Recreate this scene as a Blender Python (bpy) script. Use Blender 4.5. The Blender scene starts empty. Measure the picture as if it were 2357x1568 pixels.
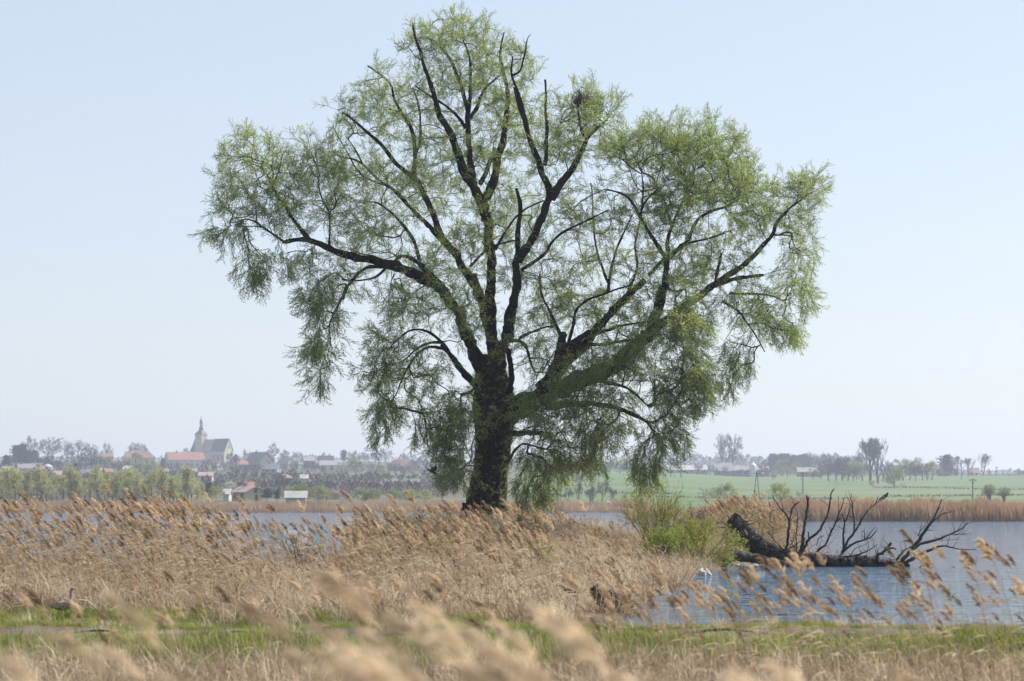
import bpy, math, random
import numpy as np
from mathutils import Vector, Matrix, kdtree
R = math.radians
rng = np.random.default_rng(7)
random.seed(7)
scene = bpy.context.scene

# ---------------------------------------------------------------- camera
# picture coordinates below are in a 2357 x 1568 frame; FPX = focal length in those pixels
FPX, CX, HY, CZ = 5600.0, 1178.5, 1158.0, 2.0
cam_d = bpy.data.cameras.new('camera')
cam = bpy.data.objects.new('camera', cam_d)
scene.collection.objects.link(cam)
cam.location = (0, 0, CZ)
cam.rotation_euler = (R(90), 0, 0)
cam_d.sensor_width = 36.0
cam_d.lens = FPX / 2357.0 * 36.0
cam_d.shift_y = (HY - 784.0) / 2357.0
cam_d.clip_start, cam_d.clip_end = 0.1, 20000
cam_d.dof.use_dof = True
cam_d.dof.focus_distance = 78.0
cam_d.dof.aperture_fstop = 2.8
scene.camera = cam

# ---------------------------------------------------------------- sky, sun, exposure
SUN_AZ, SUN_EL = R(58), R(43)          # azimuth to the right of the view direction
world = bpy.data.worlds.new('World'); scene.world = world; world.use_nodes = True
wn = world.node_tree; wn.nodes.clear()
sky = wn.nodes.new('ShaderNodeTexSky'); sky.sky_type = 'NISHITA'; sky.sun_disc = False
sky.sun_elevation = SUN_EL; sky.sun_rotation = SUN_AZ
sky.altitude = 100; sky.air_density = 1.0; sky.dust_density = 1.0; sky.ozone_density = 1.6
bg = wn.nodes.new('ShaderNodeBackground'); bg.inputs['Strength'].default_value = 0.11
wo = wn.nodes.new('ShaderNodeOutputWorld')
# a thin even veil of high cloud over the whole sky, with faint streaks
veil = wn.nodes.new('ShaderNodeMix'); veil.data_type = 'RGBA'
veil.inputs['B'].default_value = (3.95, 4.12, 4.55, 1)
wtc = wn.nodes.new('ShaderNodeTexCoord'); wmp = wn.nodes.new('ShaderNodeMapping'); wmp.inputs['Scale'].default_value = (1.2, 1.2, 9)
wnz = wn.nodes.new('ShaderNodeTexNoise'); wnz.inputs['Scale'].default_value = 2.2; wnz.inputs['Detail'].default_value = 5
wmr = wn.nodes.new('ShaderNodeMapRange'); wmr.inputs['To Min'].default_value = .52; wmr.inputs['To Max'].default_value = .72
wn.links.new(wtc.outputs['Generated'], wmp.inputs['Vector']); wn.links.new(wmp.outputs[0], wnz.inputs['Vector'])
wn.links.new(wnz.outputs['Fac'], wmr.inputs['Value']); wn.links.new(wmr.outputs[0], veil.inputs['Factor'])
wn.links.new(sky.outputs[0], veil.inputs['A']); wn.links.new(veil.outputs['Result'], bg.inputs['Color']); wn.links.new(bg.outputs[0], wo.inputs['Surface'])
sun_d = bpy.data.lights.new('sun', 'SUN'); sun_d.energy = 5.0; sun_d.angle = R(0.53); sun_d.color = (1.0, 0.95, 0.87)
sun = bpy.data.objects.new('sun', sun_d); scene.collection.objects.link(sun)
sdir = Vector((math.sin(SUN_AZ) * math.cos(SUN_EL), math.cos(SUN_AZ) * math.cos(SUN_EL), math.sin(SUN_EL)))
sun.rotation_euler = sdir.to_track_quat('Z', 'Y').to_euler(); sun.location = (20, 20, 60)
vs = scene.view_settings
vs.view_transform = 'Standard'; vs.look = 'None'; vs.gamma = 1.0; vs.exposure = 0.68; vs.use_curve_mapping = False
scene.cycles.use_denoising = True
scene.cycles.max_bounces = 6; scene.cycles.diffuse_bounces = 3; scene.cycles.transmission_bounces = 4
scene.cycles.volume_bounces = 0; scene.cycles.transparent_max_bounces = 4
scene.cycles.sample_clamp_indirect = 4.0

# ---------------------------------------------------------------- helpers
COL = scene.collection
def P(x, y, d):
    return np.array([(x - CX) / FPX * d, d, CZ + (HY - y) / FPX * d])
def reg(ox, oy, s):                                # zoomed view of the photograph -> picture coordinates
    return lambda x, y: ((ox + x / s) / 1.7378, (oy + y / s) / 1.7378)
def tag(o, label=None, cat=None, group=None, kind=None):
    if label: o['label'] = label
    if cat: o['category'] = cat
    if group: o['group'] = group
    if kind: o['kind'] = kind
    return o
def empty(name, loc, rz=0.0, label=None, cat=None, group=None):
    o = bpy.data.objects.new(name, None); COL.objects.link(o)
    o.empty_display_size = 0.2
    o.location = tuple(float(v) for v in loc); o.rotation_euler = (0, 0, rz)
    return tag(o, label, cat, group)
class G:                                           # collects vertices and faces for ONE mesh
    def __init__(s): s.v = []; s.q = []; s.t = []; s.qm = []; s.tm = []; s.n = 0
    def add(s, v, q=None, t=None, m=0):
        v = np.asarray(v, float).reshape(-1, 3)
        if q is not None and len(q): q = np.asarray(q, int).reshape(-1, 4); s.q.append(q + s.n); s.qm.append(np.full(len(q), m))
        if t is not None and len(t): t = np.asarray(t, int).reshape(-1, 3); s.t.append(t + s.n); s.tm.append(np.full(len(t), m))
        s.v.append(v); s.n += len(v); return s
    def mesh(s, name, mats, smooth=False):
        v = np.concatenate(s.v); me = bpy.data.meshes.new(name)
        q = np.concatenate(s.q) if s.q else np.zeros((0, 4), int)
        t = np.concatenate(s.t) if s.t else np.zeros((0, 3), int)
        mi = np.concatenate((s.qm if s.qm else [np.zeros(0)]) + (s.tm if s.tm else [np.zeros(0)])).astype(np.int32)
        me.vertices.add(len(v)); me.vertices.foreach_set('co', v.astype(np.float32).ravel())
        lv = np.concatenate([q.ravel(), t.ravel()]).astype(np.int32)
        ls = np.concatenate([np.arange(len(q)) * 4, len(q) * 4 + np.arange(len(t)) * 3]).astype(np.int32)
        me.loops.add(len(lv)); me.loops.foreach_set('vertex_index', lv)
        me.polygons.add(len(ls)); me.polygons.foreach_set('loop_start', ls)
        me.polygons.foreach_set('material_index', mi)
        me.polygons.foreach_set('use_smooth', np.full(len(ls), smooth))
        for m in (mats if isinstance(mats, (list, tuple)) else [mats]): me.materials.append(m)
        me.update(calc_edges=True); return me
    def obj(s, name, mats, parent=None, smooth=False, link=True):
        return mobj(name, s.mesh(name, mats, smooth), parent, link)
def mobj(name, me, parent=None, link=True):
    o = bpy.data.objects.new(name, me)
    if link: COL.objects.link(o)
    if parent is not None: o.parent = parent
    return o
def frames(D):                                     # two vectors across each direction
    D = D / np.maximum(np.linalg.norm(D, axis=-1, keepdims=True), 1e-9)
    up = np.where(np.abs(D[..., 2:3]) > 0.92, np.array([1., 0, 0]), np.array([0, 0, 1.]))
    A = np.cross(D, up); A /= np.maximum(np.linalg.norm(A, axis=-1, keepdims=True), 1e-9)
    return A, np.cross(D, A)
def segs(g, P0, P1, r0, r1, sides=3, m=0):         # many straight tapered twigs at once
    P0 = np.asarray(P0, float); P1 = np.asarray(P1, float); n = len(P0)
    if n == 0: return
    r0 = np.broadcast_to(r0, (n,)); r1 = np.broadcast_to(r1, (n,))
    A, B = frames(P1 - P0)
    a = np.arange(sides) * 2 * np.pi / sides
    ring = A[:, None] * np.cos(a)[None, :, None] + B[:, None] * np.sin(a)[None, :, None]
    V = np.concatenate([P0[:, None] + ring * r0[:, None, None], P1[:, None] + ring * r1[:, None, None]], 1)
    k = np.arange(sides); q = np.stack([k, (k + 1) % sides, (k + 1) % sides + sides, k + sides], 1)
    g.add(V, q=(q[None] + (np.arange(n) * 2 * sides)[:, None, None]), m=m)
def tube(g, pts, rad, sides=8, m=0, bark=0.0, seed=0, cap=True):
    pts = np.asarray(pts, float); n = len(pts); rad = np.broadcast_to(rad, (n,)).astype(float)
    T = np.gradient(pts, axis=0); T /= np.maximum(np.linalg.norm(T, axis=1, keepdims=True), 1e-9)
    A = np.zeros_like(T); a0, _ = frames(T[:1]); A[0] = a0[0]
    for i in range(1, n):
        v = A[i - 1] - T[i] * np.dot(A[i - 1], T[i]); A[i] = v / max(np.linalg.norm(v), 1e-9)
    B = np.cross(T, A); th = np.arange(sides) * 2 * np.pi / sides
    rr = np.random.default_rng(seed)
    ridge = 1 + bark * (rr.random((1, sides)) - .5) * 1.4 + bark * (rr.random((n, sides)) - .5)
    V = pts[:, None] + (A[:, None] * np.cos(th)[None, :, None] + B[:, None] * np.sin(th)[None, :, None]) * (rad[:, None] * ridge)[..., None]
    k = np.arange(sides); q = np.stack([k, (k + 1) % sides, (k + 1) % sides + sides, k + sides], 1)
    Q = (q[None] + (np.arange(n - 1) * sides)[:, None, None]).reshape(-1, 4)
    V = V.reshape(-1, 3); Tt = None
    if cap:
        V = np.concatenate([V, pts[:1], pts[-1:]]); c0, c1 = n * sides, n * sides + 1
        Tt = np.concatenate([np.stack([np.full(sides, c0), (k + 1) % sides, k], 1),
                             np.stack([np.full(sides, c1), k + (n - 1) * sides, (k + 1) % sides + (n - 1) * sides], 1)])
    g.add(V, q=Q, t=Tt, m=m)
def kites(g, pos, D, N, L, W, m=0, bend=0.0):      # leaf-shaped faces
    pos = np.asarray(pos, float); n = len(pos)
    if n == 0: return
    D = D / np.maximum(np.linalg.norm(D, axis=1, keepdims=True), 1e-9)
    S = np.cross(D, N); S /= np.maximum(np.linalg.norm(S, axis=1, keepdims=True), 1e-9)
    L = np.broadcast_to(L, (n,))[:, None]; W = np.broadcast_to(W, (n,))[:, None]
    V = np.stack([pos, pos + D * L * .45 + S * W * .5, pos + D * L - np.array([0, 0, 1.]) * L * bend, pos + D * L * .45 - S * W * .5], 1)
    g.add(V, q=np.arange(n * 4).reshape(n, 4), m=m)
def box(g, x0, x1, y0, y1, z0, z1, m=0):
    v = [(x0, y0, z0), (x1, y0, z0), (x1, y1, z0), (x0, y1, z0), (x0, y0, z1), (x1, y0, z1), (x1, y1, z1), (x0, y1, z1)]
    g.add(v, q=[(0, 3, 2, 1), (4, 5, 6, 7), (0, 1, 5, 4), (1, 2, 6, 5), (2, 3, 7, 6), (3, 0, 4, 7)], m=m); return g
def rdir(n, r=None):
    v = (r or rng).normal(size=(n, 3)); return v / np.linalg.norm(v, axis=1, keepdims=True)
def unit(v): v = np.asarray(v, float); return v / max(np.linalg.norm(v), 1e-9)
def resample(pts, step):
    pts = np.asarray(pts, float); s = np.r_[0, np.cumsum(np.linalg.norm(np.diff(pts, axis=0), axis=1))]
    n = max(2, int(s[-1] / step) + 1); t = np.linspace(0, s[-1], n)
    return np.stack([np.interp(t, s, pts[:, k]) for k in range(pts.shape[1])], 1)
def smooth_poly(pts, it=2):
    pts = np.asarray(pts, float)
    for _ in range(it):                            # Chaikin, ends kept
        a = pts[:-1] * .75 + pts[1:] * .25; b = pts[:-1] * .25 + pts[1:] * .75
        pts = np.concatenate([pts[:1], np.stack([a, b], 1).reshape(-1, pts.shape[1])[1:-1], pts[-1:]])
    return pts

# ---------------------------------------------------------------- materials
def nodes(name):
    m = bpy.data.materials.new(name); m.use_nodes = True; t = m.node_tree; t.nodes.clear()
    return m, t, t.nodes.new('ShaderNodeOutputMaterial')
def colour(t, c1, c2, scale=3.0, c3=None, rand=False, detail=4.0, stretch=None):
    """colour varied by a noise, or from one object (or instance) to the next"""
    ramp = t.nodes.new('ShaderNodeValToRGB')
    cr = ramp.color_ramp; cr.elements[0].color = (*c1, 1); cr.elements[1].color = (*c2, 1)
    if rand:
        oi = t.nodes.new('ShaderNodeObjectInfo'); fac = oi.outputs['Random']
        if scale:
            tc = t.nodes.new('ShaderNodeTexCoord'); nz = t.nodes.new('ShaderNodeTexNoise')
            nz.inputs['Scale'].default_value = scale
            t.links.new(tc.outputs['Object'], nz.inputs['Vector'])
            mx = t.nodes.new('ShaderNodeMath'); mx.operation = 'MULTIPLY_ADD'
            mx.inputs[1].default_value = 0.65; t.links.new(fac, mx.inputs[0])
            m2 = t.nodes.new('ShaderNodeMath'); m2.operation = 'MULTIPLY'; m2.inputs[1].default_value = 0.35
            t.links.new(nz.outputs['Fac'], m2.inputs[0]); t.links.new(m2.outputs[0], mx.inputs[2]); fac = mx.outputs[0]
        cr.elements[0].position = 0.05; cr.elements[1].position = 0.95
    else:
        tc = t.nodes.new('ShaderNodeTexCoord'); nz = t.nodes.new('ShaderNodeTexNoise')
        nz.inputs['Scale'].default_value = scale; nz.inputs['Detail'].default_value = detail
        src = tc.outputs['Object']
        if stretch:
            mp = t.nodes.new('ShaderNodeMapping'); mp.inputs['Scale'].default_value = stretch
            t.links.new(src, mp.inputs['Vector']); src = mp.outputs[0]
        t.links.new(src, nz.inputs['Vector']); fac = nz.outputs['Fac']
        cr.elements[0].position = 0.3; cr.elements[1].position = 0.7
    if c3 is not None:
        e = cr.elements.new(cr.elements[0].position * .5 + cr.elements[1].position * .5); e.color = (*c3, 1)
    t.links.new(fac, ramp.inputs['Fac']); return ramp.outputs['Color']
def solid(name, c1, c2, scale=3.0, rough=0.8, bump=0.0, bscale=20.0, c3=None, rand=False, spec=0.25, stretch=None, bdist=0.02, metal=0.0):
    m, t, o = nodes(name); p = t.nodes.new('ShaderNodeBsdfPrincipled')
    p.inputs['Roughness'].default_value = rough; p.inputs['Specular IOR Level'].default_value = spec
    p.inputs['Metallic'].default_value = metal
    t.links.new(colour(t, c1, c2, scale, c3, rand, stretch=stretch), p.inputs['Base Color'])
    if bump:
        tc = t.nodes.new('ShaderNodeTexCoord'); nz = t.nodes.new('ShaderNodeTexNoise'); nz.inputs['Scale'].default_value = bscale
        nz.inputs['Detail'].default_value = 6; b = t.nodes.new('ShaderNodeBump'); b.inputs['Strength'].default_value = bump
        b.inputs['Distance'].default_value = bdist; src = tc.outputs['Object']
        if stretch:
            mp = t.nodes.new('ShaderNodeMapping'); mp.inputs['Scale'].default_value = stretch
            t.links.new(src, mp.inputs['Vector']); src = mp.outputs[0]
        t.links.new(src, nz.inputs['Vector']); t.links.new(nz.outputs['Fac'], b.inputs['Height']); t.links.new(b.outputs[0], p.inputs['Normal'])
    t.links.new(p.outputs[0], o.inputs['Surface']); return m
def leafy(name, c1, c2, trans=0.45, scale=0.6, rand=False, tc=(1.15, 1.1, .7), c3=None):
    m, t, o = nodes(name); col = colour(t, c1, c2, scale, c3, rand)
    d = t.nodes.new('ShaderNodeBsdfDiffuse'); tr = t.nodes.new('ShaderNodeBsdfTranslucent'); mx = t.nodes.new('ShaderNodeMixShader')
    mul = t.nodes.new('ShaderNodeMix'); mul.data_type = 'RGBA'; mul.blend_type = 'MULTIPLY'; mul.inputs['Factor'].default_value = 1
    mul.inputs['B'].default_value = (*tc, 1); mul.clamp_result = False
    t.links.new(col, mul.inputs['A']); t.links.new(mul.outputs['Result'], tr.inputs['Color']); t.links.new(col, d.inputs['Color'])
    mx.inputs[0].default_value = trans
    t.links.new(d.outputs[0], mx.inputs[1]); t.links.new(tr.outputs[0], mx.inputs[2]); t.links.new(mx.outputs[0], o.inputs['Surface'])
    return m
M = dict(
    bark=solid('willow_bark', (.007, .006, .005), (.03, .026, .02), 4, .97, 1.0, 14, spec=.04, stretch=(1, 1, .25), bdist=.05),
    twig=solid('willow_twig', (.03, .026, .018), (.07, .06, .035), 2, .85),
    leaf=leafy('willow_leaf', (.10, .145, .05), (.28, .32, .14), .55, 1.0, True, (2.15, 2.1, 1.5)),
    dead=solid('dead_wood', (.018, .015, .013), (.085, .075, .065), 6, .85, .9, 18, c3=(.035, .03, .026), bdist=.02),
    deadroot=solid('dead_root', (.05, .04, .032), (.20, .17, .14), 5, .9),
    stem=leafy('reed_stem', (.26, .19, .12), (.60, .51, .37), .25, 0, True, (1.1, 1., .8)),
    plume=leafy('reed_plume', (.045, .032, .023), (.72, .62, .47), .5, 4, True, (1.1, 1., .85), c3=(.46, .35, .235)),
    plume2=leafy('reed_plume_pale', (.42, .34, .24), (.80, .71, .57), .5, 4, True, (1.1, 1., .85)),
    litter=leafy('dry_reed_leaf', (.20, .145, .095), (.74, .66, .52), .3, 0, True, (1.1, 1., .9), c3=(.52, .42, .30)),
    grass=leafy('bank_grass', (.075, .115, .028), (.36, .36, .15), .45, 0, True, (1.2, 1.2, .6), c3=(.17, .215, .065)),
    soil=solid('litter_soil', (.045, .032, .02), (.15, .11, .07), 2.5, .95, .6, 9, c3=(.09, .065, .04)),
    banksoil=solid('bank_turf', (.05, .09, .018), (.17, .15, .08), 1.2, .95, .7, 12, c3=(.08, .12, .03)),
    pathsoil=solid('trodden_earth', (.07, .055, .038), (.15, .125, .09), 2.0, .95, .5, 25),
    budgreen=leafy('bush_bud', (.13, .19, .045), (.27, .33, .10), .5, 3, False, (1.4, 1.4, .6)),
    sallow=leafy('sallow_leaf', (.23, .25, .085), (.42, .43, .17), .5, 3, False, (1.3, 1.3, .6)),
    bushtwig=solid('bush_twig', (.08, .06, .04), (.20, .15, .10), 6, .9),
    osier=solid('osier_twig', (.16, .14, .045), (.30, .27, .08), 5, .8),
    rosetwig=solid('briar_twig', (.10, .06, .045), (.24, .16, .11), 6, .9),
    stone=solid('pale_concrete', (.30, .28, .25), (.55, .52, .47), 8, .9, .8, 20),
)
# ---------------------------------------------------------------- ground, lake, path
def sst(a, b, x): t = np.clip((x - a) / (b - a), 0, 1); return t * t * (3 - 2 * t)
LAND = np.array([(-40, 33), (1.7, 33), (1.8, 40), (2.0, 47), (3.4, 55), (5.3, 70), (6.8, 79), (9.0, 84), (11.2, 88), (12.2, 96), (11.5, 108), (6, 112), (3.4, 101),
                 (1.5, 98), (-3.5, 97), (-5.6, 90), (-4.6, 76), (-3.9, 62), (-7, 54), (-14, 51), (-40, 50)], float)
def land_sd(x, y):                                  # signed distance to the peninsula's outline, inside positive
    p = np.stack([x, y], -1); best = np.full(x.shape, 1e9); ins = np.zeros(x.shape, bool)
    for a, b in zip(LAND, np.roll(LAND, -1, 0)):
        e = b - a; w = p - a; t = np.clip((w @ e) / (e @ e), 0, 1)
        best = np.minimum(best, np.linalg.norm(w - t[..., None] * e, axis=-1))
        c = ((a[1] <= y) & (b[1] > y)) | ((b[1] <= y) & (a[1] > y))
        xi = a[0] + (y - a[1]) / (e[1] if abs(e[1]) > 1e-9 else 1e-9) * e[0]
        ins ^= c & (x < xi)
    return np.where(ins, best, -best)
TX, TY = P(1120, 1200, 85)[:2]                      # foot of the willow
def wob(x, y, s, k=0): return np.sin(x * s + 1.3 * k) * np.cos(y * s * 1.13 + .7 * k) + .5 * np.sin(x * s * 2.3 + y * s * 1.7 + k)
def ground_z(x, y):
    x = np.asarray(x, float); y = np.asarray(y, float); u = x / np.maximum(y, 20.)
    near = np.interp(y, [0, 3, 6, 10, 20, 26, 30.2, 31, 32.4, 33.2, 35.5, 40], [.35, .34, .22, 0.0, -.06, -.06, .30, .35, .33, .26, -.5, -.8])
    near = near + .035 * wob(x, y, 1.3) * (y < 34) + .02 * wob(x, y, 3.1, 2) * (y < 34)
    sd = land_sd(x, y)
    land = np.clip(.03 + sd * np.where(sd < 0, .35, .12), -.8, .32) + .95 * np.exp(-(((x - TX) / 5.5) ** 2 + ((y - TY) / 11) ** 2)) * (sd > -2) + .05 * wob(x, y, .8, 1)
    z = np.where(y < 33.2, near, np.maximum(near, land))
    z = np.where(y > 40, land, z)
    dl = [300, 500, 509, 520, 600, 800, 1000, 1200, 1500, 1700, 2000, 2500, 3500, 6000]
    hl = [-.8, -.8, .05, .5, 2.5, 7, 11.5, 16, 24, 30, 36, 43, 42, 20]
    dr = [150, 255, 266, 280, 400, 560, 800, 1000, 1300, 1500, 1800, 2200, 3000, 6000]
    hr = [-.8, -.8, .05, .35, .9, 1.9, 5.2, 9, 16, 19, 23.5, 27.5, 34, 20]
    wr = sst(.045, .105, u)
    sh = 1 + .012 * wob(x, x * 0 + 1., .05, 3)
    far = np.interp(y * sh, dl, hl) * (1 - wr) + np.interp(y * sh, dr, hr) * wr
    far = far + np.clip((y - 350) / 600, 0, 1) * .5 * wob(x, y, .011, 1)
    return np.where(y > 145, far, z)
def gz(x, y): return float(ground_z(np.array([x]), np.array([y]))[0])
def on(x_px, d, dz=0.0):
    x = (x_px - CX) / FPX * d; return np.array([x, d, gz(x, d) + dz])

ys = np.concatenate([np.linspace(-30, 2, 9)[:-1], np.arange(2, 40, .45), np.geomspace(40, 145, 90)[1:], np.geomspace(150, 6000, 150)])
us = np.concatenate([-np.geomspace(.33, 1.2, 9)[::-1], np.linspace(-.30, .30, 181), np.geomspace(.33, 1.2, 9)])
Yg, Ug = np.meshgrid(ys, us, indexing='ij')
Xg = Ug * (np.maximum(Yg, 0) + 14)
Zg = ground_z(Xg, Yg)
mats = [M['soil'], M['banksoil'],
        solid('meadow', (.05, .09, .024), (.14, .155, .05), .012, .95, stretch=(.25, 1.6, 1), c3=(.075, .13, .035)),
        solid('scrub_ground', (.055, .06, .03), (.12, .12, .06), .02, .95)]
g = G(); nr, nc = Xg.shape
idx = np.arange(nr * nc).reshape(nr, nc)
q = np.stack([idx[:-1, :-1], idx[:-1, 1:], idx[1:, 1:], idx[1:, :-1]], -1).reshape(-1, 4)
g.add(np.stack([Xg, Yg, Zg], -1), q=q)
yc = (Yg[:-1, :-1]).ravel(); uc = (Xg[:-1, :-1] / np.maximum(Yg[:-1, :-1], 1)).ravel()
g.qm = [np.where(yc > 140, np.where(uc > -.0, 2, 3), np.where((yc > 27.2) & (yc < 34.5), 1, 0))]
ground = tag(g.obj('ground', mats, smooth=True), kind='structure')

# trodden path along the top of the bank
g = G(); xs = np.arange(-14, 14, .25); w = .42 + .12 * np.sin(xs * 1.7) + .06 * np.sin(xs * 4.1)
yc = 31.15 + .12 * np.sin(xs * .8); k = 5
Xp = np.repeat(xs[:, None], k, 1); Yp = yc[:, None] + np.linspace(-1, 1, k)[None] * w[:, None]
bx = np.interp(xs, [-14, -3, 14], [1, 1, 1])
# lifted to clear the coarser ground sheet below it
g.add(np.stack([Xp, Yp, ground_z(Xp, Yp) + .012], -1),
      q=np.stack([np.arange(len(xs) * k).reshape(-1, k)[a, b] for a, b in ((slice(None, -1), slice(None, -1)), (slice(1, None), slice(None, -1)), (slice(1, None), slice(1, None)), (slice(None, -1), slice(1, None)))], -1).reshape(-1, 4))
tag(g.obj('path', M['pathsoil'], smooth=True), kind='structure')

# lake
m, t, o = nodes('lake_water'); p = t.nodes.new('ShaderNodeBsdfPrincipled')
p.inputs['Base Color'].default_value = (.06, .115, .18, 1); p.inputs['Roughness'].default_value = .03; p.inputs['IOR'].default_value = 1.33
tc = t.nodes.new('ShaderNodeTexCoord')
def wave(scale, st, sx, sy, dist, prev):
    mp = t.nodes.new('ShaderNodeMapping'); mp.inputs['Scale'].default_value = (sx, sy, 1); mp.inputs['Rotation'].default_value = (0, 0, R(12))
    nz = t.nodes.new('ShaderNodeTexNoise'); nz.inputs['Scale'].default_value = scale; nz.inputs['Detail'].default_value = 4; nz.inputs['Roughness'].default_value = .55
    b = t.nodes.new('ShaderNodeBump'); b.inputs['Strength'].default_value = st; b.inputs['Distance'].default_value = dist
    t.links.new(tc.outputs['Object'], mp.inputs['Vector']); t.links.new(mp.outputs[0], nz.inputs['Vector']); t.links.new(nz.outputs['Fac'], b.inputs['Height'])
    if prev: t.links.new(prev.outputs[0], b.inputs['Normal'])
    return b
b1 = wave(1.1, 1.0, .5, 1.0, .52, None); b2 = wave(.12, 1.0, .5, 1.0, 1.0, b1)
t.links.new(b2.outputs[0], p.inputs['Normal']); t.links.new(p.outputs[0], o.inputs['Surface'])
g = G(); g.add([(-420, 33, 0), (420, 33, 0), (420, 620, 0), (-420, 620, 0)], q=[(0, 1, 2, 3)])
water = tag(g.obj('water', m), kind='structure')
# ---------------------------------------------------------------- scattering of stuff (geometry nodes)
def scatter(name, src, pts, eul, scl, label=None, kind='stuff', parent=None, cat=None):
    """one object that repeats small plants; src are unlinked source meshes"""
    n = len(pts); me = bpy.data.meshes.new(name); me.vertices.add(n)
    me.vertices.foreach_set('co', np.asarray(pts, np.float32).ravel())
    a = me.attributes.new('rot', 'FLOAT_VECTOR', 'POINT'); a.data.foreach_set('vector', np.asarray(eul, np.float32).ravel())
    a = me.attributes.new('scl', 'FLOAT', 'POINT'); a.data.foreach_set('value', np.broadcast_to(np.asarray(scl, np.float32), (n,)).copy())
    a = me.attributes.new('idx', 'INT', 'POINT'); a.data.foreach_set('value', rng.integers(0, len(src), n).astype(np.int32))
    for m_ in src[0].data.materials: me.materials.append(m_)
    o = mobj(name, me, parent); coll = bpy.data.collections.new(name + '_sources')
    for s in src: coll.objects.link(s)
    ng = bpy.data.node_groups.new(name + '_nodes', 'GeometryNodeTree')
    ng.interface.new_socket('Geometry', in_out='INPUT', socket_type='NodeSocketGeometry')
    ng.interface.new_socket('Geometry', in_out='OUTPUT', socket_type='NodeSocketGeometry')
    N = ng.nodes; gi = N.new('NodeGroupInput'); go = N.new('NodeGroupOutput'); iop = N.new('GeometryNodeInstanceOnPoints')
    ci = N.new('GeometryNodeCollectionInfo'); ci.inputs['Collection'].default_value = coll
    ci.inputs['Separate Children'].default_value = True; ci.inputs['Reset Children'].default_value = True
    def na(nm, ty):
        x = N.new('GeometryNodeInputNamedAttribute'); x.data_type = ty; x.inputs['Name'].default_value = nm
        return [s for s in x.outputs if s.enabled and s.name == 'Attribute'][0]
    e2r = N.new('FunctionNodeEulerToRotation')
    L = ng.links; L.new(gi.outputs[0], iop.inputs['Points']); L.new(ci.outputs[0], iop.inputs['Instance'])
    iop.inputs['Pick Instance'].default_value = True
    L.new(na('idx', 'INT'), iop.inputs['Instance Index']); L.new(na('rot', 'FLOAT_VECTOR'), e2r.inputs[0])
    L.new(e2r.outputs[0], iop.inputs['Rotation']); L.new(na('scl', 'FLOAT'), iop.inputs['Scale']); L.new(iop.outputs[0], go.inputs[0])
    md = o.modifiers.new('scatter', 'NODES'); md.node_group = ng
    return tag(o, label, cat, kind=kind)
def aim(dirs, roll=None):                           # euler angles that turn +Z to each direction
    out = np.zeros((len(dirs), 3))
    for i, d in enumerate(dirs):
        qd = Vector(d).to_track_quat('Z', 'Y')
        rl = roll[i] if roll is not None else random.uniform(0, 6.283)
        out[i] = (qd.to_matrix() @ Matrix.Rotation(rl, 3, 'Z')).to_euler()
    return out

# ---------------------------------------------------------------- the old willow
WD = 85.0
a2 = reg(1300, 0, 1.813); a3 = reg(780, 450, 2.091); a4 = reg(1800, 350, 1.96); a5 = reg(2400, 400, 1.96)
a6 = reg(1100, 950, 1.96); a7 = reg(1700, 1100, 1.96); a8 = reg(2300, 1050, 1.12)
V1 = lambda x, y: (x, y)
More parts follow.
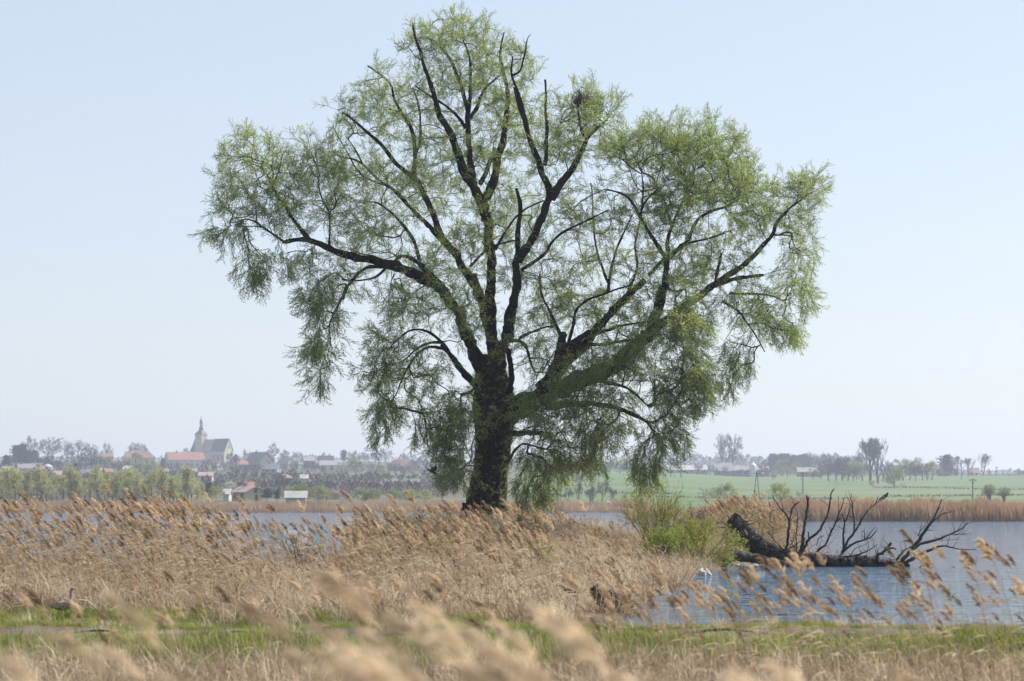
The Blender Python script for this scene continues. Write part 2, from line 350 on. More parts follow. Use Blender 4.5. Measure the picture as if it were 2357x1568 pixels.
# (view, points, width first, width last, depth of the tip in metres (+ = away), in the view's own pixels)
LIMBS = [
 (a7, [(590,860),(575,680),(545,540),(500,370),(430,160),(370,0)], 110, 62, 1.0),                           # left leaning stem
 (a3, [(2342,1460),(2200,1210),(2060,1050),(1990,830),(1900,650),(1850,560),(1690,440),(1590,290),(1440,170),(1330,60),(1230,0)], 74, 18, 2.2),
 (a7, [(540,800),(545,640),(520,400),(522,200),(522,0)], 96, 76, -.8),                                      # upright middle stem
 (V1, [(1131,650),(1131,590),(1128,540),(1120,490)], 21, 24, -1.0),
 (a2, [(1165,1600),(1150,1540),(1120,1420),(1040,1290),(985,1190),(955,1070),(905,940),(830,850),(800,720),(750,560),(705,450),(700,380),(650,280),(637,170)], 75, 12, -2.0),
 (a2, [(1085,1370),(1060,1230),(1048,1090),(1040,950),(1035,850),(1010,680),(960,540),(920,450),(850,350),(790,290),(690,270)], 58, 12, .6),
 (a2, [(1040,870),(1100,790),(1150,650),(1215,590),(1275,545)], 32, 12, 1.5),
 (a2, [(1036,830),(1058,600),(1055,420),(1000,290)], 34, 9, -.5),
 (a2, [(1020,930),(970,850),(900,780),(780,710),(650,620)], 26, 9, -1.6),
 (a2, [(1140,1480),(1205,1370),(1225,1280),(1245,1170),(1285,1030),(1312,900),(1335,700),(1295,520),(1262,380),(1300,235)], 72, 9, 1.2),
 (a2, [(1130,1330),(1190,1190),(1230,1080)], 36, 24, 2.2),
 (a7, [(560,880),(590,700),(608,560),(650,400),(700,210),(728,0)], 95, 72, -2.4),                            # stem that carries the right arms
 (a4, [(520,1540),(525,1330),(538,1150),(545,1000),(550,880),(515,790)], 62, 22, -3.0),            # broken upright
 (a4, [(535,1370),(570,1300),(650,1170),(745,980),(800,850),(760,740),(690,560),(615,380),(560,190),(515,0)], 72, 30, -2.6),
 (a2, [(1460,880),(1412,680),(1345,550),(1362,410)], 26, 10, -2.8),
 (a2, [(1355,550),(1420,520),(1440,430),(1460,350),(1460,285),(1490,250)], 18, 7, -2.6),
 (a2, [(1595,1200),(1612,950),(1600,800),(1606,680),(1595,580)], 34, 16, -3.2),
 (a2, [(1640,1440),(1730,1300),(1812,1200),(1868,1080),(1895,1010),(1965,940),(2050,870)], 66, 14, -3.4),
 (a2, [(1885,1020),(1842,900),(1828,720)], 26, 14, -3.3),
 (a2, [(650,1275),(655,1130),(640,960),(562,830),(500,720),(482,610),(410,545),(310,480)], 36, 9, 3.0),
 (a2, [(658,1120),(700,980),(682,760),(635,640)], 26, 10, 1.2),
 (a3, [(2080,1090),(1925,920),(1790,780),(1690,660),(1500,540),(1400,430),(1330,385),(1210,375),(1160,340)], 46, 10, 3.6),
 (a3, [(1600,610),(1450,570),(1340,470),(1290,360),(1200,210),(1150,110)], 18, 7, 3.0),
 (a3, [(1400,430),(1330,290),(1260,200)], 18, 8, 3.0),
 (a7, [(520,930),(470,800),(400,640),(330,500),(240,250),(105,75),(0,0)], 110, 76, -1.4),                    # long left limb
 (a3, [(2010,1430),(1940,1385),(1760,1320),(1580,1270),(1400,1225),(1250,1190),(1120,1130),(1020,1090),(920,1060),(830,1068),(740,1085)], 100, 32, -2.6),
 (a3, [(960,1075),(880,980),(830,900),(760,800),(690,710),(650,600),(612,540),(560,460),(480,430)], 44, 10, -3.4),
 (a3, [(650,600),(700,520),(730,350),(765,315)], 22, 8, -2.6),
 (a3, [(640,590),(662,480),(600,415),(510,400)], 14, 6, -4.2),
 (a3, [(1125,1120),(1130,940),(1125,825),(1055,730),(1030,580),(1042,500),(980,350)], 22, 8, -1.6),
 (a3, [(745,1085),(640,1010),(560,960),(500,910),(420,885),(340,920),(285,920)], 24, 7, -3.2),
 (a3, [(560,960),(480,950),(310,950)], 12, 5, -3.3),
 (a3, [(2100,1500),(1960,1350),(1875,1270),(1790,1210),(1730,1195),(1680,1230),(1640,1270)], 60, 22, -.6),
 (a3, [(1885,1290),(1845,1090),(1745,940),(1600,800),(1500,740),(1400,760)], 38, 9, 1.6),
 (a3, [(1560,1290),(1450,1290),(1380,1330),(1320,1405),(1270,1460),(1240,1560)], 34, 20, -3.4),
 (a6, [(560,370),(530,470),(440,640),(420,700),(442,830),(410,920)], 20, 7, -4.0),
 (a3, [(1590,1310),(1500,1390),(1340,1410),(1230,1400)], 22, 9, -3.2),
 (a6, [(935,285),(905,350),(908,390)], 12, 6, -2.6),
 (a7, [(480,960),(380,850),(280,740),(195,620),(140,545)], 62, 38, -2.0),                          # low left limb
 (a6, [(1330,850),(1290,800),(1210,740),(1080,710),(950,800),(880,900)], 26, 7, -3.6),
 (a6, [(1315,820),(1200,825),(1080,890),(1020,970),(900,1000)], 24, 7, -1.2),
 (a6, [(1325,875),(1230,850),(1130,890),(1060,990),(990,1120),(950,1250),(820,1380)], 24, 6, -2.8),
 (a7, [(640,980),(675,880),(680,700),(652,590)], 48, 42, -3.0),
 (a7, [(520,1130),(720,1050),(900,950),(1100,880),(1400,750),(1600,620),(1745,470),(1815,300),(1880,100)], 200, 66, -1.8),   # great right limb
 (a4, [(1690,1570),(1695,1450),(1700,1330)], 56, 48, -1.8),
 (a4, [(1700,1350),(1600,1200),(1530,1080),(1480,1000),(1435,910),(1380,850),(1320,820),(1230,800)], 34, 12, -3.0),
 (a4, [(1490,1020),(1510,920),(1560,860),(1625,800)], 24, 9, -3.4),
 (a4, [(1505,950),(1520,800),(1500,640)], 18, 8, -2.8),
 (a4, [(1705,1340),(1700,1200),(1740,1070),(1800,960),(1830,880),(1900,780)], 36, 10, -1.0),
 (a4, [(1735,1070),(1700,950),(1670,850),(1632,790)], 22, 8, -.2),
 (a4, [(1715,1335),(1800,1260),(1870,1210),(1900,1100),(1960,1010),(2050,970),(2200,920),(2352,820)], 38, 12, .4),
 (a4, [(1830,1240),(1920,1205),(2050,1180),(2150,1140)], 24, 9, -2.6),
 (a7, [(900,900),(1000,820),(1150,640),(1300,490),(1450,285),(1600,150),(1720,40)], 120, 50, .8),
 (a4, [(1560,1470),(1640,1390),(1710,1330)], 34, 26, .2),
 (a4, [(1400,1600),(1480,1400),(1442,1250),(1480,1090),(1490,1030)], 28, 16, 2.2),
 (a4, [(1240,1600),(1250,1480),(1300,1270),(1370,1120),(1430,1000)], 26, 12, 1.8),
 (a4, [(1240,1530),(1160,1330),(1120,1100),(1120,850),(1100,750)], 22, 8, 2.8),
 (a7, [(980,880),(1010,760),(1060,610),(1085,470)], 110, 62, -2.2),                                # shattered stump in the fork
 (a7, [(1060,640),(1160,540),(1285,440)], 70, 40, -2.6),
 (a7, [(1110,560),(1160,400),(1170,285),(1260,200),(1400,150),(1610,80)], 34, 12, -2.2),
 (a7, [(1070,500),(1000,320),(905,160),(900,0)], 26, 14, -1.0),
 (a7, [(640,520),(780,510),(830,700),(860,760)], 30, 12, -2.0),
 (a7, [(740,500),(800,460),(960,400),(1000,410)], 24, 10, -3.2),
 (a7, [(960,1040),(1100,1010),(1300,1000),(1500,1040),(1650,1100),(1735,1150)], 62, 26, -3.8),     # low arch to the right
 (a7, [(1300,830),(1420,840),(1560,870),(1650,930),(1740,1020)], 36, 12, -3.6),
 (a7, [(1200,560),(1320,550),(1500,530),(1630,505)], 34, 18, -1.6),
 (a7, [(1360,450),(1440,440),(1510,400),(1680,375)], 34, 14, -.6),
 (a7, [(690,1240),(800,1242),(920,1240)], 52, 36, -2.2),
 (a7, [(640,1480),(700,1380),(760,1310),(900,1360)], 30, 8, -3.0),
 (a5, [(300,1880),(560,1680),(760,1550),(860,1475),(950,1410),(1050,1340),(1130,1290),(1240,1180),(1355,1060),(1382,960),(1450,880),(1600,760),(1660,725)], 80, 12, -1.0),  # outer right limb
 (a5, [(900,1450),(1000,1420),(1100,1390),(1280,1370)], 40, 24, -2.2),
 (a5, [(900,1470),(915,1380),(930,1300),(950,1205)], 34, 18, -1.6),
 (a5, [(1370,1060),(1450,1060),(1520,1075)], 16, 8, -1.8),
 (a8, [(690,140),(780,140),(880,145),(940,180)], 14, 6, -1.8),
 (a8, [(660,175),(740,220),(760,260),(800,310),(850,400)], 12, 5, -2.6),
 (a4, [(160,1400),(280,1275),(400,1220),(515,1200)], 22, 12, -2.2),
 (a4, [(560,1430),(740,1320),(820,1170),(950,1100),(1100,1030),(1250,960)], 30, 9, -4.0),
 (a4, [(360,1270),(470,1060),(600,940),(740,890)], 22, 10, -3.0),
]
TRUNK = [(1112,1238,150),(1115,1212,118),(1117,1180,94),(1121,1140,82),(1128,1090,74),(1134,1040,76),(1137,990,84),(1138,940,94),(1135,905,86),(1131,875,76),(1128,845,56),(1126,815,30)]
w_pos, w_par, w_rad, w_main = [], [], [], []
tree = empty('willow_tree', (TX, TY, gz(TX, TY)), label='huge spreading old willow with fresh green leaves on the reedy mound', cat='tree')
def rel(v): return np.asarray(v, float) - np.array(tree.location)
tp = np.array([P(x, y, WD) for x, y, w in TRUNK]); tr = np.array([w * .5 * WD / FPX for x, y, w in TRUNK])
tp[0, 2] = min(tp[0, 2], gz(TX, TY) - .25)
cur = resample(smooth_poly(np.c_[tp, tr]), .14)
g = G(); sides = 30; n = len(cur)
th = np.arange(sides) * 2 * np.pi / sides
rr = np.random.default_rng(3); fl = .09 * np.sin(5 * th + .8) + .06 * np.sin(9 * th) + .07 * (rr.random(sides) - .5)
flare = np.exp(-(cur[:, 2] - cur[0, 2]) / .55)
tube(g, rel(cur[:, :3]), cur[:, 3], sides, bark=.10, seed=3)
v = g.v[0]; ctr = rel(cur[:, :3])
for i in range(n):
    ring = v[i * sides:(i + 1) * sides]; ring[:] = ctr[i] + (ring - ctr[i]) * (1 + fl[:, None] * (.6 + 2.2 * flare[i]))
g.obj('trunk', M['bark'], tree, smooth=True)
for i, c in enumerate(cur):
    w_pos.append(c[:3]); w_par.append(i - 1); w_rad.append(c[3]); w_main.append(True)
# old root stub leaning out at the left of the foot
g = G(); pts = np.array([P(1118, 1205, 84.6), P(1095, 1190, 84.2), P(1078, 1172, 84.0), P(1070, 1164, 83.9)])
pts = smooth_poly(np.r_[pts, [P(1064, 1158, 83.9)]]); tube(g, rel(pts), np.interp(np.arange(len(pts)), [0, len(pts) * .6, len(pts) - 1], [.42, .24, .02]), 14, bark=.18, seed=5)
g.obj('root_buttress', M['bark'], tree, smooth=True)
for li, (f, pts, w0, w1, dtip) in enumerate(LIMBS):
    s = math.hypot(f(100, 0)[0] - f(0, 0)[0], 0) / 100.0
    pv = smooth_poly(np.array([f(*p) for p in pts]))
    arr = np.array(w_pos); uv = np.stack([CX + arr[:, 0] / arr[:, 1] * FPX, HY - (arr[:, 2] - CZ) / arr[:, 1] * FPX], 1)
    k = int(np.argmin(np.linalg.norm(uv - pv[0], axis=1))); d0 = arr[k, 1]
    L = np.r_[0, np.cumsum(np.linalg.norm(np.diff(pv, axis=0), axis=1))]; t = L / L[-1]
    d = d0 + (WD + dtip - d0) * t ** 1.1
    p3 = np.array([P(x, y, dd) for (x, y), dd in zip(pv, d)])
    wid = (w0 + (w1 - w0) * t) * s * .5 * d / FPX
    c4 = resample(np.c_[p3, wid], .16)
    nz = rng.normal(size=(len(c4), 3)); nz = (nz + np.roll(nz, 1, 0) + np.roll(nz, -1, 0)) / 3; nz[0] = 0
    c4[:, :3] += nz * np.minimum(c4[:, 3:4] * .28, .05)
    c4[:, 3] *= 1 + .10 * rng.normal(size=len(c4))
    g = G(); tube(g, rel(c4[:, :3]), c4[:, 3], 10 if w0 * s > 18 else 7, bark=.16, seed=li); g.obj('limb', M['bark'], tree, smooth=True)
    prev = k
    for c in c4:
        w_pos.append(c[:3]); w_par.append(prev); w_rad.append(c[3]); w_main.append(True); prev = len(w_pos) - 1
# crown masses: centre, half-size (picture px), depth of centre, half-depth (m), droop, density
LOBES = [
 (590,385,98,88,-3.4,2.2,.1,1.0),(545,470,62,62,-3.4,1.6,.35,1.0),(520,530,50,40,-3.2,1.2,.8,.9),(592,600,46,62,-3.4,1.2,.95,1.0),(665,470,90,90,-3,2.2,.2,.8),
 (720,370,85,75,-1.5,2.2,.05,.9),(770,460,90,100,-1.5,2.2,.15,.6),(700,600,70,50,-3,1.5,.7,.7),(742,690,58,66,-3.6,1.3,.8,1.25),(735,785,48,75,-3.9,1.2,1,.9),(738,860,26,34,-3.9,.8,1,.8),
 (800,640,60,45,-3,1.4,.6,.9),(850,540,95,85,.5,2.5,.2,.75),(840,400,95,80,2.5,2.5,.1,.65),(850,285,85,75,3.0,2,.0,.65),(800,260,45,45,3,1.4,0,.6),(870,190,48,42,3,1.4,0,.7),(930,230,70,70,2,2,.0,.6),
 (975,110,62,58,-1,1.8,0,.75),(1040,85,80,58,0,2,0,.95),(1115,110,52,62,.5,1.8,0,.95),(1090,190,80,80,0,2.5,0,.8),(1000,200,80,80,0,2.5,0,.5),(1195,150,46,58,-1,1.8,0,.8),(1150,210,70,60,0,2,0,.55),(1180,280,80,90,0,3,0,.65),
 (1000,330,90,95,.5,3,.1,.6),(1100,360,90,95,0,3,.1,.6),(1250,340,80,80,-2,2.5,0,.6),(1330,245,85,62,-3,2,0,.75),(1385,260,50,58,-3,1.5,0,.8),(1330,340,85,70,-2.5,2.5,0,.7),(1420,360,70,70,-1,2.5,0,.95),
 (1490,345,60,78,0,2.2,0,1.0),(1560,340,75,78,-1,2.5,0,1.6),(1640,340,72,68,-1,2.2,0,1.4),(1580,440,110,70,-1,3,0,1.6),(1690,420,75,80,0,2.5,0,1.5),(1740,490,85,80,0,2.5,.1,1.0),(1830,450,70,58,-1,2,.1,1.0),(1870,430,40,45,-1,1.4,.1,.9),
 (1840,540,58,70,-1,2,.3,.9),(1650,560,110,70,-1,3,.1,.7),(1500,500,90,80,-2,2.8,.05,.75),(1830,650,52,80,-1.6,2,.6,1.1),(1790,750,70,48,-2.2,1.6,.8,1.0),(1720,700,75,80,-2,2,.7,.85),(1700,820,46,62,-2.6,1.2,1,.9),(1668,880,18,36,-2.7,.7,1,.9),
 (1560,640,100,80,-2,3,.2,.75),(1460,620,90,80,0,3,.2,.5),(1580,745,62,75,-4.2,1.6,.7,1.7),(1600,860,48,90,-4.4,1.4,.95,1.5),(1545,900,62,85,-4,1.6,.95,1.2),(1530,1000,55,62,-4,1.4,1,1.1),(1480,1060,40,60,-4,1.1,1,1.1),
 (1420,830,110,75,-3,2.4,.6,1.1),(1400,950,95,80,-3.2,2,.9,1.0),(1370,1030,50,60,-3.2,1.4,1,.8),(1320,880,90,90,-2.5,2.4,.7,.85),(1240,960,85,85,-2.5,2,.8,.9),(1250,1060,80,75,-2.6,1.8,.8,1.15),(1215,1130,48,55,-2.6,1.2,.8,1.1),(1310,1040,40,40,-2.6,1.2,.9,.7),
 (1060,940,62,70,-2,1.8,.5,1.3),(1030,1010,62,62,-2.2,1.6,.7,1.3),(1050,1075,58,48,-2.2,1.4,.5,1.2),(985,960,50,60,-2.4,1.6,.8,.8),(900,800,85,70,-2.6,2,.3,.85),(870,850,62,55,-2.8,1.6,.5,.8),(890,930,48,72,-2.8,1.3,.95,1.0),(960,850,75,75,-2,2,.5,.8),(865,985,20,36,-2.8,.8,1,.8),
 (930,700,90,62,-1.5,2.2,.3,.9),(990,620,95,75,-.5,2.8,.2,.75),(1090,560,90,90,0,3,.1,.7),(1160,480,90,90,0,3,.1,.6),(1060,720,80,80,-1.5,2.5,.3,.8),(1220,600,80,80,-1,3,.2,.55),(1300,500,90,90,-1,3,.1,.55),(1390,480,80,75,0,3,.1,.5),
 (1280,690,85,75,-1,2.8,.3,.75),(1380,720,90,75,0,2.8,.3,.75),(1480,740,75,75,-2,2.5,.4,.8),(1230,780,75,75,-1.5,2.4,.4,.75),(1330,600,80,60,1,2.5,.2,.45),(920,450,90,80,2,2.8,.1,.55),(1000,450,85,85,2,2.8,.1,.55),
]
AT = []
for (cx, cy, rx, ry, dc, dr, dro, den) in LOBES:
    n = max(8, int(rx * ry * .0130 * den))
    v = rdir(n) * rng.random((n, 1)) ** .5 * 1.0
    for a in v: AT.append((*P(cx + a[0] * rx, cy - a[2] * ry, WD + dc + a[1] * dr), dro))
AT = np.array(AT)
def kd_of(ps):
    kd = kdtree.KDTree(len(ps))
    for i, p in enumerate(ps): kd.insert(p, i)
    kd.balance(); return kd
kd = kd_of(w_pos); dist = np.array([kd.find(p[:3])[2] for p in AT]); order = np.argsort(dist)
n_main = len(w_pos); w_dir = [np.zeros(3)] * n_main; tips = []; w_dro = [0.] * n_main
for i in range(n_main):
    p = w_par[i]; w_dir[i] = unit(w_pos[i] - w_pos[p]) if p >= 0 else np.array([0, 0, 1.])
for c, ai in enumerate(order):
    if c % 120 == 0: kd = kd_of(w_pos)
    p = AT[ai, :3]; dro = AT[ai, 3]; best, bs = None, 1e9
    for co, i, dd in kd.find_n(p, 16):
        if dd < .05: continue
        ca = float(np.dot(w_dir[i], (p - w_pos[i]) / dd)); sc = dd * (1 + .55 * (1 - ca)) + (.25 if w_rad[i] > .12 else 0)
        if sc < bs: best, bs, bd = i, sc, dd
    if best is None: continue
    a = w_pos[best]; mid = a + w_dir[best] * bd * .35 + (p - a) * .2 + np.array([0, 0, .10 * bd * (1 if dro > .4 else -.2)]) + rng.normal(size=3) * .05 * bd
    ns = max(2, int(bd / .20)); prev = best
    for s in range(1, ns + 1):
        t = s / ns; q = a * (1 - t) ** 2 + mid * 2 * t * (1 - t) + p * t * t + (rng.normal(size=3) * .018 if s < ns else 0)
        w_dir.append(unit(q - w_pos[prev])); w_pos.append(q); w_par.append(prev); w_rad.append(0); w_main.append(False); w_dro.append(dro); prev = len(w_pos) - 1
    tips.append(prev)
W = np.array(w_pos); par = np.array(w_par); cnt = np.zeros(len(W))
cnt[tips] = 1
for i in range(len(W) - 1, n_main - 1, -1): cnt[par[i]] += cnt[i]
rad = np.array(w_rad); tw = np.arange(n_main, len(W))
rad[tw] = .0050 * np.maximum(cnt[tw], 1) ** .5
g = G(); r0 = np.minimum(rad[par[tw]], rad[tw] * 1.35)
segs(g, rel(W[par[tw]]), rel(W[tw]), r0, rad[tw], 4)
tag(g.obj('branchwork', M['twig'], tree), kind='stuff')
# leafy sprays
def make_spray(seed, L=.62, nside=9, leaf=.052, curve=.16, mats=None, tr_=.0026, lw=.42, gap=.029):
    r = np.random.default_rng(seed); g = G(); lp, ld = [], []
    def stem(p, d, ln, rad, lv):
        n = max(3, int(ln / .07)); pts = [p]; dd = np.array(d, float); bend = r.normal(size=3) * curve
        for _ in range(n):
            dd = unit(dd + bend * .22 + r.normal(size=3) * .09); pts.append(pts[-1] + dd * ln / n)
        pts = np.array(pts); rs = np.linspace(rad, rad * .45, n + 1)
        segs(g, pts[:-1], pts[1:], rs[:-1], rs[1:], 3, 0)
        m = int(ln / gap)
        for j in range(m):
            t = (j + .5 + r.random() * .6) / m
            if lv == 0 and t < .3: continue
            k = min(n - 1, int(t * n)); q = pts[k] + (pts[k + 1] - pts[k]) * (t * n - k) if t < 1 else pts[-1]
            ax = unit(pts[k + 1] - pts[k]); sd = r.normal(size=3); sd = unit(sd - ax * np.dot(sd, ax))
            lp.append(q); ld.append(unit(ax * .75 + sd * .65))
        if lv == 0:
            for j in range(nside):
                t = .12 + .8 * (j + r.random()) / nside; k = min(n - 1, int(t * n)); ax = unit(pts[k + 1] - pts[k])
                sd = r.normal(size=3); sd = unit(sd - ax * np.dot(sd, ax))
                stem(pts[k], unit(ax * .8 + sd * .62), L * (.30 + .32 * r.random()) * (1.1 - t * .4), rad * .7, 1)
    stem(np.zeros(3), (0, 0, 1), L, tr_ * 1.5, 0)
    lp = np.array(lp); ld = np.array(ld); n = len(lp)
    kites(g, lp, ld, rdir(n, r), leaf * (.6 + .7 * r.random(n)), leaf * lw * (.8 + .5 * r.random(n)), 1)
    return g.obj('spray', mats or [M['twig'], M['leaf']], link=False)
sprays = [make_spray(40 + i) for i in range(7)]
sp, sd, ss = [], [], []
down = np.array([0, 0, -1.])
tipset = set(tips)
for i in range(n_main, len(W)):
    reps = 2 if i in tipset else (1 if (cnt[i] <= 6 and rng.random() < .68) else 0)
    for _ in range(reps):
        dro = w_dro[i]; d = unit(w_dir[i] * .8 + rng.normal(size=3) * (.62 - .3 * dro) + np.array([0, 0, .30]) * (1 - 2.6 * dro * (.4 + .6 * rng.random())) + (down * .8 * dro))
        sp.append(W[i]); sd.append(d); ss.append(.6 + .5 * rng.random() + .35 * max(0, dro - .5))
# shoots straight out of the trunk and heavy limbs
big = [i for i in range(n_main) if .06 < rad[i] and W[i, 2] > 1.8]
wts = np.array([rad[i] ** 1.15 for i in big]); ch = rng.choice(big, 450, p=wts / wts.sum())
for i in ch:
    A, B = frames(np.array([w_dir[i]])); th = rng.uniform(0, 6.283); o_ = A[0] * math.cos(th) + B[0] * math.sin(th)
    sp.append(W[i] + o_ * rad[i] * .8); sd.append(unit(o_ * .7 + w_dir[i] * .5 + rng.normal(size=3) * .4)); ss.append((.22 + .34 * rng.random()))
trk = [i for i in range(n) if 1.3 < W[i, 2] < 7.5] if False else [i for i in range(len(cur)) if W[i, 2] > 1.5]
for i in rng.choice(trk, 1100):
    th = rng.uniform(0, 6.283); o_ = np.array([math.cos(th), math.sin(th), 0.]); sp.append(W[i] + o_ * rad[i] * 1.0 + np.array([0, 0, rng.normal() * .1])); sd.append(unit(o_ * .8 + np.array([0, 0, .5]) + rng.normal(size=3) * .5)); ss.append(.16 + .26 * rng.random())
scatter('foliage', sprays, rel(np.array(sp)), aim(sd), np.array(ss), parent=tree)
print('willow nodes', len(W), 'sprays', len(sp))
# ---------------------------------------------------------------- far shore: trees
M.update(
    ftrunk=solid('far_trunk', (.05, .045, .04), (.11, .095, .08), .5, .95),
    ftwig=solid('far_twig', (.10, .085, .075), (.17, .14, .12), .3, .95, rand=True),
    ftwig2=solid('far_twig_brown', (.13, .10, .08), (.20, .16, .12), .3, .95, rand=True),
    fgreen=leafy('far_spring_leaf', (.17, .21, .07), (.30, .32, .12), .4, .25, True, (1.2, 1.2, .7)),
    fpale=leafy('far_willow_leaf', (.20, .21, .08), (.32, .30, .13), .4, .25, True, (1.2, 1.15, .7)),
    fsap=leafy('far_birch_leaf', (.28, .29, .13), (.42, .41, .20), .45, .25, True, (1.15, 1.15, .8)),
    fdark=leafy('far_needles', (.018, .04, .025), (.045, .075, .04), .2, .4, True),
    fblossom=leafy('far_blossom', (.40, .38, .33), (.62, .60, .54), .4, .4, True, (1, 1, 1)),
    fpink=leafy('far_pink_blossom', (.34, .25, .23), (.48, .38, .35), .4, .4, True, (1, 1, 1)),
    fthicket=leafy('far_thicket', (.045, .040, .042), (.075, .065, .06), .5, .03, False, (1, 1, 1)),
    freed=leafy('far_reed', (.40, .28, .18), (.60, .47, .33), .45, .15, False, (1.1, 1, .85), c3=(.50, .37, .25)),
)
def far_tree(seed, kind):
    """a tree one metre tall: (trunk mesh, crown mesh)"""
    r = np.random.default_rng(seed); tg, cg = G(), G(); s0, s1, ra, rb = [], [], [], []; lv_end = []
    K = dict(  # first fork, limbs, spread, lift, levels, length ratio
        round=(.24, 12, .85, .38, 4, .60), poplar=(.06, 12, .50, .8, 4, .56), willow=(.16, 9, 1.05, .30, 4, .58),
        sapling=(.12, 10, .40, .7, 3, .40), shrub=(.03, 11, .85, .55, 3, .62), wide=(.30, 10, 1.0, .42, 4, .62))[kind]
    fork, nl, spread, lift, levels, ratio = K
    def grow(p, d, ln, rad, lv, out):
        n = 3; pts = [np.array(p)]; dd = np.array(d)
        for _ in range(n):
            dd = unit(dd + r.normal(size=3) * .16 + np.array([0, 0, .10 * lift])); pts.append(pts[-1] + dd * ln / n)
        for i in range(n):
            a, b = rad * (1 - .18 * i), rad * (1 - .18 * (i + 1)); out.append((pts[i], pts[i + 1], a, b))
        if lv >= levels: lv_end.append((pts[-1], dd, ln)); return
        k = (5 if lv < levels - 1 else 6)
        for j in range(k):
            t = .35 + .65 * (j + r.random()) / k; i = min(n - 1, int(t * n)); sd = r.normal(size=3); sd = unit(sd - dd * np.dot(sd, dd))
            grow(pts[i] + (pts[i + 1] - pts[i]) * (t * n - i), unit(dd + sd * spread * .75), ln * ratio * (1.15 - .5 * t) * (.8 + .4 * r.random()), max(rad * .42, .0028), lv + 1, twigs)
    trunk, twigs = [], []
    H = 1.0 if kind == 'sapling' else .62
    pts = [np.zeros(3)]; d = np.array([r.normal() * .04, r.normal() * .04, 1.])
    for i in range(8): d = unit(d + r.normal(size=3) * .05); pts.append(pts[-1] + d * H / 8)
    pts = np.array(pts); rt = .022 if kind != 'shrub' else .008
    pts[0, 2] -= .03
    tube(tg, pts, np.linspace(rt * 1.2, .004, 9), 7, bark=.1, seed=seed)
    for j in range(nl):
        t = fork + (.97 - fork) * (j + r.random() * .8) / nl; k = min(7, int(t * 8)); az = j * 2.4 + r.random()
        hd = np.array([math.cos(az), math.sin(az), 0]); w = 1 if kind != 'poplar' else (1.1 - .6 * t)
        grow(pts[k], unit(hd * spread + np.array([0, 0, .55 + lift * (.5 + t)])), (.36 if kind in ('round', 'wide', 'willow') else .52 if kind == 'poplar' else .26 if kind != 'shrub' else .5) * w * (1.1 - .35 * t), rt * .5, 1, trunk if kind not in ('shrub',) else twigs)
    a = trunk; 
    if a: segs(tg, [x[0] for x in a], [x[1] for x in a], np.array([x[2] for x in a]), np.array([x[3] for x in a]), 4)
    a = twigs; segs(cg, [x[0] for x in a], [x[1] for x in a], np.array([x[2] for x in a]), np.array([x[3] for x in a]), 3)
    allv = np.concatenate(cg.v); zmax = np.percentile(allv[:, 2], 99.7)
    for G_ in (tg, cg): G_.v = [v / zmax for v in G_.v]
    E = [(p / zmax, d) for p, d, l in lv_end]
    return tg, cg, E
def add_leaves(cg, E, n, size, seed, droop=0., spread=.035):
    r = np.random.default_rng(seed); k = r.integers(0, len(E), n)
    pos = np.array([E[i][0] for i in k]) + r.normal(size=(n, 3)) * spread
    dd = np.array([E[i][1] for i in k]) + r.normal(size=(n, 3)) * .6; dd[:, 2] -= droop
    kites(cg, pos, dd, rdir(n, r), size * (.6 + .8 * r.random(n)), size * .55, 1)
def conifer(seed, kind):
    r = np.random.default_rng(seed); tg, cg = G(), G()
    tube(tg, [(0, 0, -.03), (.01, 0, .5), (0, .01, .98)], [.022, .014, .004], 6)
    tiers = 18
    for i in range(tiers):
        t = (.30 if kind == 'pine' else .08) + (.68 if kind == 'pine' else .9) * i / tiers
        for j in range(8 if kind == 'pine' else 11):
            az = r.random() * 6.28; L = (.27 * math.sqrt(max(.03, 1 - ((t - .52) / .47) ** 2)) * (.75 + .45 * math.sin(seed + i * 1.9)) if kind == 'pine' else .24 * (1.03 - t)) * (.55 + .6 * r.random())
            d = unit((math.cos(az), math.sin(az), .25 * r.random() if kind == 'pine' else -.15)); e = np.array([0, 0, t]) + d * L
            segs(tg, [(0, 0, t)], [e], .006, .003, 3)
            n = 12; pos = np.array([0, 0, t]) + d * L * r.uniform(.3, 1.05, (n, 1)) + r.normal(size=(n, 3)) * .022
            kites(cg, pos, r.normal(size=(n, 3)) + d * .7 + np.array([0, 0, .3]), rdir(n, r), .07, .045, 0)
    return tg, cg, []
TREES = {}
def tree_kind(key, kind, n, mt, leaf=None, nleaf=0, size=.05, droop=0., trunk='ftrunk', spread=.035):
    out = []
    for i in range(n):
        sd = hash_(key) + i
        if kind in ('pine', 'fir'): tg, cg, E = conifer(sd, kind); mats = [M[mt]]
        else:
            tg, cg, E = far_tree(sd, kind); mats = [M[mt]]
            if leaf: add_leaves(cg, E, nleaf, size, sd, droop, spread); mats.append(M[leaf])
        out.append((tg.mesh('trunk', M[trunk]), cg.mesh('crown', mats)))
    TREES[key] = out
def hash_(s): return sum(ord(c) * (i + 3) for i, c in enumerate(s)) % 9973
tree_kind('bare', 'round', 4, 'ftwig'); tree_kind('bare_wide', 'wide', 2, 'ftwig'); tree_kind('poplar', 'poplar', 3, 'ftwig2')
tree_kind('green', 'willow', 3, 'ftwig2', 'fgreen', 1500, .045, .1); tree_kind('pale', 'willow', 3, 'ftwig2', 'fpale', 1300, .05, .3)
tree_kind('sapling', 'sapling', 5, 'ftwig2', 'fsap', 1050, .05, 0, spread=.05); tree_kind('shrub', 'shrub', 3, 'ftwig'); tree_kind('greenshrub', 'shrub', 3, 'ftwig2', 'fgreen', 900, .07)
tree_kind('blossom', 'shrub', 2, 'ftwig', 'fblossom', 800, .07); tree_kind('pink', 'shrub', 1, 'ftwig', 'fpink', 1300, .07)
